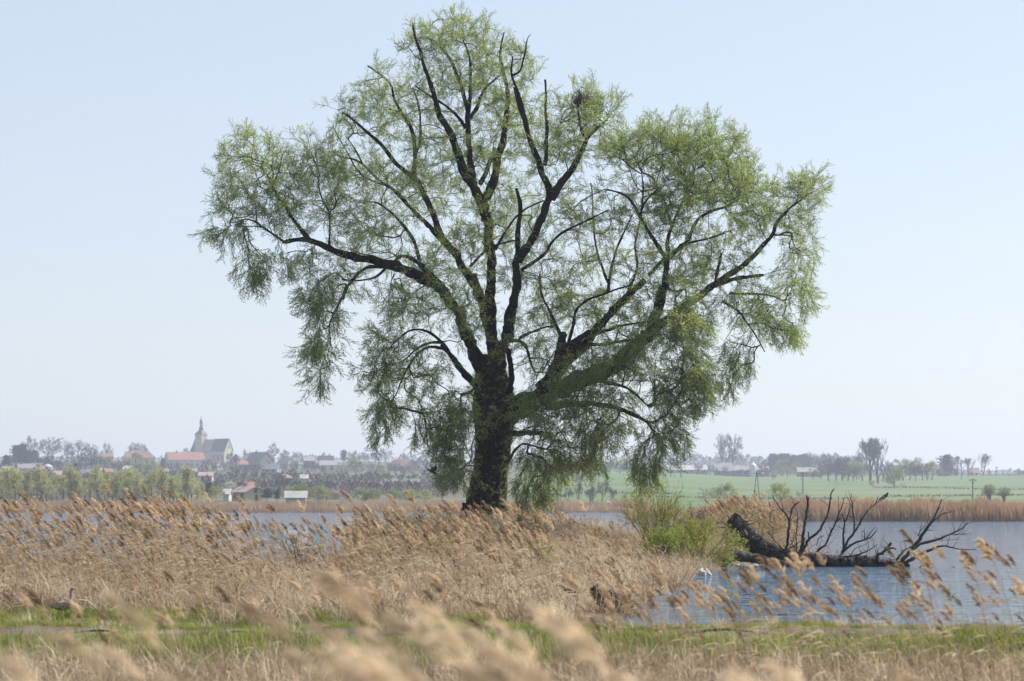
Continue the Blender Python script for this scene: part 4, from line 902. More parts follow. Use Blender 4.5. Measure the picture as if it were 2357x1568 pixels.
# farm on the right
hs(b4, 430, 680, 625, 460, 1330, 2, 'grey', 'pale', 'long farm shed with a pale roof at the left of the farm', name='farm_shed', chim=2, depth=16, cat='barn')
hs(b4, 860, 690, 596, 200, 1330, -3, 'brown', 'greyroof', 'tall brown barn with a grey roof under the forked trees', name='barn', chim=1, depth=14, cat='barn')
hs(b4, 1070, 685, 632, 180, 1330, 0, 'brown', 'greyroof', 'low dark barn right of the tall barn', name='barn', chim=0, depth=10, cat='barn')
hs(b4, 1320, 680, 635, 135, 1330, 0, 'brown', 'pale', 'low shed with a pale roof right of the silo', name='farm_shed', chim=0, depth=10, cat='barn')
hs(b4, 1880, 705, 650, 290, 1300, -3, 'brown', 'greyroof', 'low barn with a grey roof behind the round willows', name='barn', chim=2, depth=12, cat='barn')
hs(b5, 840, 625, 585, 80, 1350, 0, 'white', 'pale', 'pale-roofed house with two chimneys among the right trees', chim=2, depth=9)
hs(b5, 1440, 720, 655, 130, 1380, -45, 'brown', 'dark', 'dark gabled farmhouse under the crooked pine')
hs(b5, 1370, 680, 650, 80, 1420, 10, 'white', 'pale', 'pale outbuilding left of the dark farmhouse', chim=0)
hs(b5, 1755, 710, 655, 110, 1380, -8, 'white', 'pink', 'farmhouse with a pinkish roof on the right skyline', chim=1)
# grain silo
X, Tp = b4(1210, 590); _, Bt = b4(1210, 740); b = on(X, 1325); H = P(X, Tp, 1325)[2] - b[2]; s = b4(80, 0)[0] - b4(0, 0)[0]; rr_ = s * 1325 / FPX / 2
o = empty('grain_silo', b, 0, 'tall round pale metal silo among the farm sheds', 'silo'); g = G()
tube(g, [(0, 0, -1)] + [(0, 0, z_) for z_ in np.linspace(0, H * .82, 9)], rr_ * (1 + .02 * (np.arange(10) % 2)), 20); g.obj('wall', B['zinc'], o, smooth=True)
g = G(); tube(g, [(0, 0, H * .81), (0, 0, H * .94), (0, 0, H)], [rr_ * 1.05, rr_ * .45, rr_ * .2], 20); g.obj('roof', B['zinc'], o)
X, Tp = b1(440, 590); b = on(X, 1120); H = P(X, Tp, 1120)[2] - b[2]
o = empty('grain_silo', b, 0, 'small pale round tank among the left village roofs', 'silo'); g = G(); tube(g, [(0, 0, -1), (0, 0, H * .8)], [2.4, 2.4], 18); g.obj('wall', B['zinc'], o); g = G(); tube(g, [(0, 0, H * .79), (0, 0, H)], [2.6, .4], 18); g.obj('roof', B['zinc'], o)
# ---- the church
D_ = 1700.; k_ = D_ / FPX * (b1(1, 0)[0] - b1(0, 0)[0])           # metres per zoomed pixel
X, _ = b1(1852, 0); b = on(X, D_); zt = lambda y: P(0, b1(0, y)[1], D_)[2] - b[2]
ch = empty('church', b, R(-32), 'stone church with a dark roof and a slender baroque spire', 'church')
base = min(zt(600), 0) - 2; tw_ = 107 * k_ * .5 / 1.32                # half the tower's side
g = G(); box(g, -tw_, tw_, -tw_, tw_, base, zt(322)); tower = g.obj('tower_wall', B['stone'], ch)
g = G(); box(g, -tw_ - .25, tw_ + .25, -tw_ - .25, tw_ + .25, zt(362), zt(357)); g.obj('string_course', B['stone'], tower)
for dx, dy in ((0, -1), (1, 0)):
    for zc_ in (zt(345), zt(400)):
        g = G(); a, bb = (.45, .08) if dy else (.08, .45)
        box(g, dx * tw_ - a, dx * tw_ + a, dy * tw_ - bb, dy * tw_ + bb, zc_ - .9, zc_ + .9); g.obj('window', B['window'], tower)
def lathe(g, prof, sides, m=0, rot=0.):
    th = np.arange(sides) * 2 * np.pi / sides + rot; v = np.array([[(r_ * math.cos(a), r_ * math.sin(a), z_) for a in th] for r_, z_ in prof]).reshape(-1, 3)
    k = np.arange(sides); q = np.stack([k, (k + 1) % sides, (k + 1) % sides + sides, k + sides], 1)
    g.add(v, q=(q[None] + (np.arange(len(prof) - 1) * sides)[:, None, None]), m=m)
g = G(); s2 = tw_ * 1.414
lathe(g, [(s2 * 1.09, zt(323)), (s2 * 1.0, zt(314)), (s2 * .78, zt(300)), (s2 * .5, zt(285)), (s2 * .30, zt(275))], 4, rot=math.pi / 4); rf = g.obj('tower_roof', B['copper'], ch)
g = G(); lathe(g, [(.6, zt(278)), (1.75, zt(270)), (1.7, zt(264)), (.9, zt(254)), (1.15, zt(248)), (1.05, zt(244))], 8); g.obj('lower_bulb', B['copper'], rf)
for i in range(8):
    a = i * math.pi / 4; g = G(); segs(g, [(math.cos(a) * .85, math.sin(a) * .85, zt(246))], [(math.cos(a) * .8, math.sin(a) * .8, zt(212))], .2, .2, 4); g.obj('lantern_post', B['copper'], rf)
g = G(); lathe(g, [(1.15, zt(214)), (1.2, zt(208)), (.75, zt(200)), (.95, zt(192)), (.7, zt(184)), (.25, zt(176)), (.12, zt(162)), (.02, zt(160))], 8); g.obj('upper_bulb', B['copper'], rf)
g = G(); box(g, -.07, .07, -.07, .07, zt(164), zt(148)); box(g, -.5, .5, -.06, .06, zt(156), zt(154.4)); g.obj('cross', B['copper'], rf)
# nave behind the tower, higher choir to the right with a lit gable
nl = 9.0; g = G(); v0 = len(g.v); body(g, 8.5, nl, zt(470), zt(366), base); nv = g.obj('nave_wall', B['stone'], ch); nv.location = (tw_ + nl / 2, 1.0, 0)
g = G(); gable(g, 8.5, nl, zt(470), zt(366), .3); o = g.obj('nave_roof', B['greyroof'], ch); o.location = nv.location
cl = 12.0; g = G(); body(g, 9.5, cl, zt(470), zt(362), base); cv = g.obj('choir_wall', B['stone'], ch); cv.location = (tw_ + nl + cl / 2, 0.6, 0)
g = G(); gable(g, 9.5, cl, zt(470), zt(362), .3); o = g.obj('choir_roof', B['slate'], ch); o.location = cv.location
for wx in (-.3, .05, .38):
    g = G(); box(g, wx * cl - .5, wx * cl + .5, -4.83, -4.7, zt(565), zt(510)); g.obj('window', B['window'], cv)
for wy in (-1.6, 1.6):
    g = G(); box(g, cl / 2 - .05, cl / 2 + .08, wy - .4, wy + .4, zt(560), zt(500)); g.obj('window', B['window'], cv)
g = G(); box(g, cl / 2 - .05, cl / 2 + .08, -.35, .35, zt(450), zt(420)); g.obj('window', B['window'], cv)
for wx in (-.5, -.12, .22, .5):
    g = G(); box(g, wx * cl - .35, wx * cl + .35, -5.7, -4.6, base, zt(495)); g.obj('buttress', B['stone'], cv)
g = G(); ax = 5.2; box(g, -tw_ - ax + 1, -tw_ + .1, -2.5, 4.5, base, zt(470)); an = g.obj('annex_wall', B['stone'], ch)
g = G(); g.add([(-tw_ - ax + .7, -2.9, zt(472)), (-tw_, -2.9, zt(360)), (-tw_, 4.9, zt(360)), (-tw_ - ax + .7, 4.9, zt(472)), (-tw_ - ax + .7, -2.9, zt(476)), (-tw_, -2.9, zt(476)), (-tw_, 4.9, zt(476)), (-tw_ - ax + .7, 4.9, zt(476))],
               q=[(0, 1, 2, 3), (4, 7, 6, 5), (0, 4, 5, 1), (2, 6, 7, 3), (1, 5, 6, 2), (0, 3, 7, 4)]); g.obj('annex_roof', B['slate'], ch)
# ---- power poles
def pole(view, x, top, d, label, frame=False, arm=True):
    X, T = view(x, top); b = on(X, d); H = P(X, T, d)[2] - b[2]; o = empty('power_pole', b, 0, label, 'pole', 'power poles on the meadow'); g = G()
    rp = .17 if d < 800 else .22
    if frame:
        for s in (-1, 1):
            g = G(); segs(g, [(s * H * .11, 0, -.5)], [(s * .1, 0, H)], rp, rp * .8, 6); g.obj('leg', B['pole'], o)
        g = G(); box(g, -H * .055, H * .055, -.08, .08, H * .45, H * .45 + .15); g.obj('brace', B['pole'], o)
    else:
        tube(g, [(0, 0, -.5), (.03, 0, H * .5), (0, 0, H)], [rp, rp * .9, rp * .75], 8); g.obj('post', B['pole'], o)
    if arm:
        g = G(); box(g, -.95, .95, -.09, .09, H - .45, H - .28); a = g.obj('crossarm', B['pole'], o)
        for s in (-.85, 0.0, .85):
            g = G(); lathe(g, [(.05, H - .28), (.09, H - .2), (.05, H - .05), (.01, H)], 8); i_ = g.obj('insulator', B['white'], a); i_.location = (s, 0, 0)
        if not frame:
            for s in (-1, 1):
                g = G(); segs(g, [(s * .8, 0, H - .4)], [(0, 0, H - 1.3)], .05, .05, 4); g.obj('brace', B['pole'], o)
pole(b5, 1740, 780, 600, 'tall timber power pole with a crossarm left of the pollard willows')
pole(b4, 1258, 705, 720, 'two-legged timber power pole standing on the meadow below the silo', frame=True)
pole(b4, 1800, 700, 800, 'thin power pole on the meadow below the round willows')
pole(b5, 1608, 600, 1200, 'thin pole between the bare poplars of the right farmstead', arm=False)
pole(b5, 2022, 640, 1300, 'thin pole at the right end of the skyline', arm=True)
# ---------------------------------------------------------------- reeds
def reed_parts(seed, H=2.0, plume=.30, strands=70, lean=.32, sw=.0065, sr=.0036, single=False):
    """one reed bent to the left by the wind: stem, plume and leaf meshes"""
    r = np.random.default_rng(seed); n = 9; d = np.array([r.normal() * .04 - .06, r.normal() * .05, 1.]); d = unit(d); pts = [np.array([0, 0, -.12])]
    k = lean * r.uniform(.6, 1.35)
    for i in range(n):
        d = unit(d + np.array([-k * (.25 + 1.1 * (i / n) ** 2) / n * 1.6, r.normal() * .015, 0])); pts.append(pts[-1] + d * (H + .12) / n)
    pts = np.array(pts); sg, pg, lg = G(), G(), G()
    tube(sg, pts, np.linspace(sr, sr * .5, n + 1), 4, cap=False)
    ax = [pts[-1]]; dd = d.copy(); m = 7
    for i in range(m): dd = unit(dd + np.array([-.085 - .05 * r.random(), r.normal() * .03, -.03 * i / m * 2])); ax.append(ax[-1] + dd * plume / m)
    ax = np.array(ax); segs(pg, ax[:-1], ax[1:], .003, .0022, 3)
    t = r.random(strands) ** .9; i = np.minimum((t * m).astype(int), m - 1); p = ax[i] + (ax[i + 1] - ax[i]) * (t * m - i)[:, None]
    A = (ax[i + 1] - ax[i]); A /= np.linalg.norm(A, axis=1, keepdims=True); out = r.normal(size=(strands, 3)) * .55; out -= A * np.sum(out * A, 1, keepdims=True)
    D = A + out + np.array([-.38, 0, -.05]); D /= np.linalg.norm(D, axis=1, keepdims=True); L = plume * (.22 + .30 * r.random(strands)) * (1.15 - .75 * t)
    S = np.cross(D, rdir(strands, r)); S /= np.linalg.norm(S, axis=1, keepdims=True); w = (sw * (.6 + .9 * r.random(strands)))[:, None]
    D2 = D + np.array([-.22, 0, -.40]) * (.4 + r.random((strands, 1))); D2 /= np.linalg.norm(D2, axis=1, keepdims=True)
    q1 = p + D * L[:, None] * .55; q2 = q1 + D2 * L[:, None] * .5
    V = np.stack([p - S * w * .5, p + S * w * .5, q1 + S * w, q1 - S * w, q2 + S * w * .25, q2 - S * w * .25], 1); f = np.array([(0, 1, 2, 3), (3, 2, 4, 5)])
    pg.add(V, q=(f[None] + (np.arange(strands) * 6)[:, None, None]))
    for j in range(r.integers(2, 5)):
        h = r.uniform(.3, .85); i = int(h * n); p0 = pts[i]; az = r.normal() * .7 + math.pi; L_ = r.uniform(.18, .42)
        d0 = unit((math.cos(az), math.sin(az), .7)); a_ = p0; w_ = .006; P_ = [a_]
        for s_ in range(3): d0 = unit(d0 + np.array([-.12, 0, -.42])); P_.append(P_[-1] + d0 * L_ / 3)
        sd_ = unit(np.cross(d0, (0.2, 1, .3))); ws = [w_, w_ * 1.2, w_ * .8, .001]
        V = np.array([[P_[k_] - sd_ * ws[k_], P_[k_] + sd_ * ws[k_]] for k_ in range(4)]).reshape(-1, 3); lg.add(V, q=[(0, 1, 3, 2), (2, 3, 5, 4), (4, 5, 7, 6)])
        if single: break
    return sg, pg, lg
def join(gs):
    o = G()
    for mi, g_ in enumerate(gs):
        off = o.n
        for v_ in g_.v: o.v.append(v_); o.n += len(v_)
        for q_ in g_.q: o.q.append(q_ + off); o.qm.append(np.full(len(q_), mi))
        for t_ in g_.t: o.t.append(t_ + off); o.tm.append(np.full(len(t_), mi))
    return o
RM = [M['stem'], M['plume'], M['litter']]
NV = 12
reed_src = [join(reed_parts(100 + i, 2.0 * (.9 + .02 * i), .26 + .01 * (i % 6), 60)).obj('reed', RM, link=False) for i in range(NV)]
def dense_xy(n, x0, x1, d0, d1, power=1.0):
    d = (d0 ** power + rng.random(n) * (d1 ** power - d0 ** power)) ** (1 / power); x = rng.uniform(x0, x1, n)
    return (x - CX) / FPX * d, d, x
def reed_field(name, label, n, x0, x1, d0, d1, h, keep, zmin=-.15):
    X, Y, xp = dense_xy(n, x0, x1, d0, d1, 1.6); k = keep(X, Y, xp); X, Y, xp = X[k], Y[k], xp[k]; z = np.maximum(ground_z(X, Y), zmin)
    s = h(X, Y, xp) / 2.1 * np.clip(rng.normal(1, .11, len(X)), .6, 1.3)
    e = np.stack([rng.normal(size=len(X)) * .07, rng.normal(size=len(X)) * .07, rng.normal(size=len(X)) * .45], 1)
    return scatter(name, reed_src, np.stack([X, Y, z], 1), e, s, label, cat='reeds')
gap = lambda xp: np.exp(-((xp - 690) / 120) ** 2)                # the water shows through a thinner stretch here
def keep_left(X, Y, xp):
    sd = land_sd(X, Y); return (sd > -3.0 * rng.random(len(X))) & ~((np.abs(xp - 145) < 38) & (Y < 37.5)) & (rng.random(len(X)) > .55 * gap(xp)) & (Y > 34.5 + .6 * rng.random(len(X)) + 2.5 * (xp < 420) * (rng.random(len(X)) < .9))
def h_left(X, Y, xp):
    # tops as in the photograph: high at the left, lower towards the gap and over the mound
    top = np.interp(xp, [-700, 0, 150, 430, 560, 700, 830, 900, 1060, 1200, 1330, 1450, 1600], [1195, 1180, 1190, 1178, 1192, 1222, 1205, 1190, 1188, 1185, 1205, 1235, 1290])
    want = CZ + (HY - top) / FPX * Y - np.maximum(ground_z(X, Y), -.15)
    drop = np.where(rng.random(len(X)) < .2, 45 * rng.random(len(X)), 50 + 165 * rng.random(len(X)) * np.clip((62 - Y) / 20, .45, 1))        # the front rows are shorter, plumes at every height
    want = want - drop / FPX * Y
    return np.clip(want, .55, 2.35)
reed_field('reed_bed', 'dense tan reed bed swept left by the wind on the peninsula', 10400, -680, 900, 35, 58, h_left, keep_left)
reed_field('mound_reeds', 'shorter dry reeds covering the mound below the willow', 7200, 820, 1700, 35, 84, lambda X, Y, xp: h_left(X, Y, xp) * 1.0, lambda X, Y, xp: (land_sd(X, Y) > -.3) & ~((xp > 1335) & (xp < 1475) & (Y < 42.6)) & (np.hypot(X - TX, Y - TY) > 1.6) & (rng.random(len(X)) > .35 * (xp > 1250)))
reed_field('headland_reeds', 'brown reed thicket behind the fallen tree', 2600, 1640, 1850, 86, 112, lambda X, Y, xp: np.interp(xp, [1640, 1700, 1770, 1830], [1.2, 1.45, 1.4, 1.1]) * rng.uniform(.6, 1.12, len(X)), lambda X, Y, xp: land_sd(X, Y) > -.9 * rng.random(len(X)))
# dry stalks and fallen leaves between the reeds
def clump(seed, n, h, w, spread, mat, upright=1.0, bend=.5):
    r = np.random.default_rng(seed); g = G(); p = np.stack([r.normal(size=n) * spread, r.normal(size=n) * spread, np.zeros(n) - .03], 1)
    D = np.stack([r.normal(size=n) * .45 - .18, r.normal(size=n) * .45, np.full(n, upright)], 1); D /= np.linalg.norm(D, axis=1, keepdims=True); L = h * (.45 + .75 * r.random(n))
    S = np.cross(D, rdir(n, r)); S /= np.linalg.norm(S, axis=1, keepdims=True); ww = (w * (.5 + r.random(n)))[:, None]
    D2 = D + np.stack([r.normal(size=n) * bend - .2, r.normal(size=n) * bend, -bend * r.random(n)], 1); D2 /= np.linalg.norm(D2, axis=1, keepdims=True)
    q1 = p + D * L[:, None] * .6; q2 = q1 + D2 * L[:, None] * .4
    V = np.stack([p - S * ww * .5, p + S * ww * .5, q1 + S * ww * .45, q1 - S * ww * .45, q2 + S * ww * .08, q2 - S * ww * .08], 1)
    g.add(V, q=(np.array([(0, 1, 2, 3), (3, 2, 4, 5)])[None] + (np.arange(n) * 6)[:, None, None])); return g.obj('clump', mat, link=False)
lit_src = [clump(200 + i, 34, .75, .012, .16, M['litter'], 1.0 if i < 5 else .35, .6) for i in range(8)]
def strew(name, label, src, n, x0, x1, d0, d1, keep, s0, s1, cat):
    X, Y, xp = dense_xy(n, x0, x1, d0, d1, 1.5); k = keep(X, Y, xp); X, Y = X[k], Y[k]; z = np.maximum(ground_z(X, Y), -.1)
    return scatter(name, src, np.stack([X, Y, z], 1), np.stack([X * 0, X * 0, rng.uniform(-1, 1, len(X))], 1), rng.uniform(s0, s1, len(X)), label, cat=cat)
strew('dry_stalks', 'pale dry stalks and fallen leaves between the reeds', lit_src, 8200, -680, 1850, 35, 110, lambda X, Y, xp: (land_sd(X, Y) > -.25) & ~((xp > 1335) & (xp < 1475) & (Y < 42.6)) & ((Y > 36.5) | (xp > 500)) & ~((np.abs(xp - 145) < 38) & (Y < 35.8)), .5, 1.05, 'dry grass')
strew('ditch_stalks', 'brown dry stalks crowding the ditch in front of the bank', lit_src, 2150, -600, 2960, 18, 27.5, lambda X, Y, xp: rng.random(len(X)) < np.interp(Y, [19, 26, 28.6], [1, .6, .05]), .5, 1.0, 'dry grass')
grass_src = [clump(300 + i, 46, .20, .007, .10, M['grass'], 1.0, .5) for i in range(6)]
strew('bank_grass', 'fresh green grass on the low bank', grass_src, 13000, -600, 2960, 26.6, 33.4, lambda X, Y, xp: (np.abs(Y - 31.15 - .12 * np.sin(X * .8)) > .5 + .2 * rng.random(len(X))) & ((Y < 29.7) | (Y > 31.6) | (rng.random(len(X)) < .22)) & (rng.random(len(X)) < .35 + .65 * (wob(X, Y, 1.1, 4) > -.45)) & (rng.random(len(X)) < np.interp(Y, [26.6, 28.2, 33.4], [.35, 1, 1])) & (Y < 31.2), .5, 1.25, 'grass')
strew('verge_grass', 'short grass along the far edge of the path', grass_src, 3400, -600, 2960, 31.5, 33.3, lambda X, Y, xp: Y > 31.5 + .2 * rng.random(len(X)), .25, .55, 'grass')
strew('shore_grass', 'green grass between the bank path and the reed bed', grass_src, 3700, -600, 1350, 32.2, 39, lambda X, Y, xp: (land_sd(X, Y) > -.4) & (rng.random(len(X)) < np.interp(xp, [0, 420, 600, 1350], [1, .9, .35, .25]) * np.interp(Y, [32, 36.5, 39], [1, .8, .2])), .4, 1.0, 'grass')
strew('mound_grass', 'tufts of green among the dry reeds of the mound', grass_src, 900, 900, 1600, 45, 84, lambda X, Y, xp: (land_sd(X, Y) > .3) & (wob(X, Y, .5, 2) > .35), .9, 2.2, 'grass')
# upright broken stems in front of the bank
def bare_stem(seed):
    r = np.random.default_rng(seed); g = G()
    for j in range(5):
        n = 6; p = np.array([r.normal() * .12, r.normal() * .12, -.1]); d = unit((r.normal() * .10 - .06, r.normal() * .10, 1)); H = r.uniform(.55, 1.25); pts = [p]
        for i in range(n): d = unit(d + np.array([-.02, 0, 0]) + r.normal(size=3) * .02); pts.append(pts[-1] + d * H / n)
        tube(g, pts, np.linspace(.0042, .0026, n + 1), 4, cap=False)
        if r.random() < .8:
            q = pts[3]; kites(g, [q], np.array([[-.7, r.normal() * .5, .1 - r.random()]]), rdir(1, r), r.uniform(.15, .35), .012)
    return g.obj('stems', M['stem'], link=False)
stem_src = [bare_stem(600 + i) for i in range(8)]
strew('ditch_stems', 'thin upright brown reed stems in front of the green bank', stem_src, 2750, -600, 2960, 18, 27.5, lambda X, Y, xp: rng.random(len(X)) < np.interp(xp, [0, 600, 1500, 2400], [1, .9, .75, .8]), .35, .72, 'reeds')
X, Y, xp = dense_xy(180, 1330, 2960, 20, 26); Z = ground_z(X, Y); tops = np.interp(xp, [1330, 1500, 1700, 2100, 2400], [1330, 1310, 1290, 1265, 1250]) + 170 * rng.random(len(X))
scatter('ditch_reeds', reed_src, np.stack([X + .3, Y, Z], 1), np.stack([X * 0, X * 0, rng.normal(size=len(X)) * .35], 1), (CZ + (HY - tops) / FPX * Y - Z) / 2.15, 'further thin reeds swaying before the right-hand water', cat='reeds')
strew('bank_straw', 'dry straw mixed into the green grass of the bank', lit_src, 900, -600, 2960, 27, 33.2, lambda X, Y, xp: (np.abs(Y - 31.15) > .5) | (rng.random(len(X)) < .3), .15, .38, 'dry grass')
# ---- single reeds that stand out: near the lens, against the water at the right, and on the left skyline
ind = [tuple(g_.mesh(nm, mt) for g_, nm, mt in zip(reed_parts(400 + i, 2.0, .19 + .010 * (i % 6), 90, .34, .0045, single=True), ('stem', 'plume', 'leaf'), RM)) for i in range(9)]
near_src = [tuple(g_.mesh(nm, mt) for g_, nm, mt in zip(reed_parts(500 + i, 1.75, .25, 75, .62, .0034, single=True), ('stem', 'plume', 'leaf'), [M['stem'], M['plume2'], M['litter']])) for i in range(6)]
def reed(x, ytop, d, src, label, group, tallness=None):
    i = random.randrange(len(src)); b = on(x, d); top = P(x, ytop, d); me = src[i][0]; zt_ = max(v.co.z for v in me.vertices) + .2
    s = max(.55, min(1.35, (top[2] - max(b[2], -.12)) / zt_)); b[2] = max(b[2], -.12)
    tipx = min(v.co.x for v in me.vertices) * s - .1 * s; b[0] -= tipx
    o = empty('reed', b, random.uniform(-.3, .3), label, 'reed', group); o.scale = (s, s, s)
    for me, nm in zip(src[i], ('stem', 'plume', 'leaf')): mobj(nm, me, o)
    return o
for i in range(66):                                               # out of focus, close to the lens
    x = random.choice([random.uniform(20, 520), random.uniform(560, 1180), random.uniform(700, 1480), random.uniform(1480, 2357), random.uniform(820, 1450)])
    d = random.uniform(4.8, 7.6); lo = np.interp(x, [0, 300, 700, 1000, 1400, 1500, 1900, 2357], [1420, 1350, 1270, 1270, 1340, 1460, 1490, 1530])
    reed(x, lo + (1590 - lo) * random.random() ** .75, d, near_src, 'reed close to the lens with a blurred feathery plume', 'blurred reeds close to the lens')
for i in range(112):                                              # in front of the water at the right
    x = 2357 - (2357 - 1380) * random.random() ** .85; d = random.uniform(20, 26)
    lo = np.interp(x, [1380, 1500, 1700, 1850, 2100, 2357], [1340, 1300, 1290, 1270, 1240, 1250])
    reed(x, lo + 200 * random.random() ** .8, d, ind, 'wind-bent reed with a tan plume against the open water at the right', 'reeds against the right-hand water')
for i in range(76):                                               # sparse ones in front of the bank, left and middle
    reed(random.uniform(-20, 1480), random.uniform(1290, 1480), random.uniform(14, 25), ind, 'reed with a soft tan plume rising in front of the bank at the left', 'reeds in front of the left bank')
for i in range(52):                                               # tall ones against the far shore
    x = random.choice([random.uniform(0, 560), random.uniform(0, 560), random.uniform(560, 900)])
    reed(x, random.uniform(1140, 1185) + 25 * gap(np.array([x]))[0], random.uniform(36, 46), ind, 'tall reed of the left bed standing out against far shore and water', 'tall reeds on the left skyline')
# ---------------------------------------------------------------- bushes on the mound
def bush(name, x, top, d, hw, label, stems, twig, leaf, nl, size, spread=.9, arch=.0, levels=2, cat='bush', rad_=.012):
    b = on(x, d); H = P(x, top, d)[2] - b[2]; Wd = hw * d / FPX; r = np.random.default_rng(int(x + top)); o = empty(name, b, 0, label, cat); tg, lg = G(), G(); pos, dirs = [], []
    def grow(p, dd, ln, rad, lv):
        n = 5; pts = [p]; dd = np.array(dd)
        for i in range(n): dd = unit(dd + r.normal(size=3) * .13 + np.array([0, 0, -arch * i / n * .5])); pts.append(pts[-1] + dd * ln / n)
        pts = np.array(pts); rs = np.linspace(rad, rad * .5, n + 1); segs(tg, pts[:-1], pts[1:], rs[:-1], rs[1:], 3 if lv else 5)
        if lv >= 1:
            for i in range(1, n + 1): pos.append(pts[i]); dirs.append(dd)
        if lv < levels:
            for j in range(7 if lv == 0 else 5):
                t = .25 + .75 * r.random(); i = min(n - 1, int(t * n)); sd = r.normal(size=3); sd = unit(sd - dd * np.dot(sd, dd)); grow(pts[i], unit(dd + sd * .7), ln * (.5 if lv == 0 else .45) * (1.2 - .6 * t), rad * .55, lv + 1)
    for i in range(stems):
        az = r.random() * 6.28; tilt = spread * r.random() ** .6; e = np.array([math.cos(az) * Wd * tilt, math.sin(az) * Wd * tilt * .8, H * (1 - .35 * tilt ** 2) * r.uniform(.75, 1)])
        grow(np.array([math.cos(az) * Wd * .15 * tilt, math.sin(az) * Wd * .15 * tilt, -.05]), unit(e), np.linalg.norm(e) * .92, rad_, 0)
    tg.obj('stems', M[twig], o)
    if nl:
        k = r.integers(0, len(pos), nl); pp = np.array(pos)[k] + r.normal(size=(nl, 3)) * .03; kites(lg, pp, np.array(dirs)[k] + r.normal(size=(nl, 3)) * .8, rdir(nl, r), size * (.6 + .8 * r.random(nl)), size * .45); tag(lg.obj('leaves', M[leaf], o), kind='stuff')
    return o
bush('hawthorn_bush', 975, 1148, 70, 95, 'thorny bush with small green buds left of the willow foot', 26, 'bushtwig', 'budgreen', 3800, .045, 1.0)
bush('hawthorn_bush', 880, 1135, 69, 62, 'budding bush with long arching shoots over the reeds and water', 9, 'bushtwig', 'budgreen', 900, .045, 1.0, .25)
bush('bramble', 1010, 1215, 62, 62, 'green-leaved bramble tangle among the reeds below the thorny bush', 16, 'bushtwig', 'budgreen', 2200, .045, 1.0, .3)
bush('twiggy_shrub', 690, 1200, 52, 36, 'small dark twiggy shrub standing in the water among the reeds', 10, 'bushtwig', 'budgreen', 120, .04)
bush('osier_shrub', 1510, 1082, 73, 78, 'tall upright yellow-green osier right of the willow', 30, 'osier', 'sallow', 4200, .042, .95, -.25)
bush('sallow_shrub', 1608, 1166, 72, 92, 'bushy yellow-green sallow beside the fallen tree', 38, 'osier', 'sallow', 8500, .045, 1.0)
bush('green_bush', 1530, 1188, 70, 45, 'low bright green bush at the foot of the osier', 16, 'bushtwig', 'budgreen', 4200, .05)
bush('briar_bush', 1603, 1143, 84, 42, 'brown domed briar behind the sallow', 34, 'rosetwig', 'budgreen', 300, .04, 1.0, .35)
bush('green_bush', 1708, 1146, 92, 46, 'vivid green bush among the brown reeds behind the fallen tree', 22, 'bushtwig', 'budgreen', 4200, .055)
bush('twiggy_shrub', 1765, 1152, 94, 40, 'grey-brown leafless shrub right of the vivid green bush', 26, 'rosetwig', 'budgreen', 200, .04)
bush('bramble', 1240, 1238, 60, 46, 'low green bramble in the middle of the mound', 14, 'bushtwig', 'budgreen', 2600, .05, 1.0, .3)
bush('bramble', 1205, 1185, 80, 40, 'leafy suckers at the right foot of the great willow', 14, 'bushtwig', 'budgreen', 2400, .05, 1.0)
bush('twiggy_shrub', 1375, 1205, 78, 28, 'small dark shrub at the water gap right of the willow', 8, 'bushtwig', 'budgreen', 150, .04)
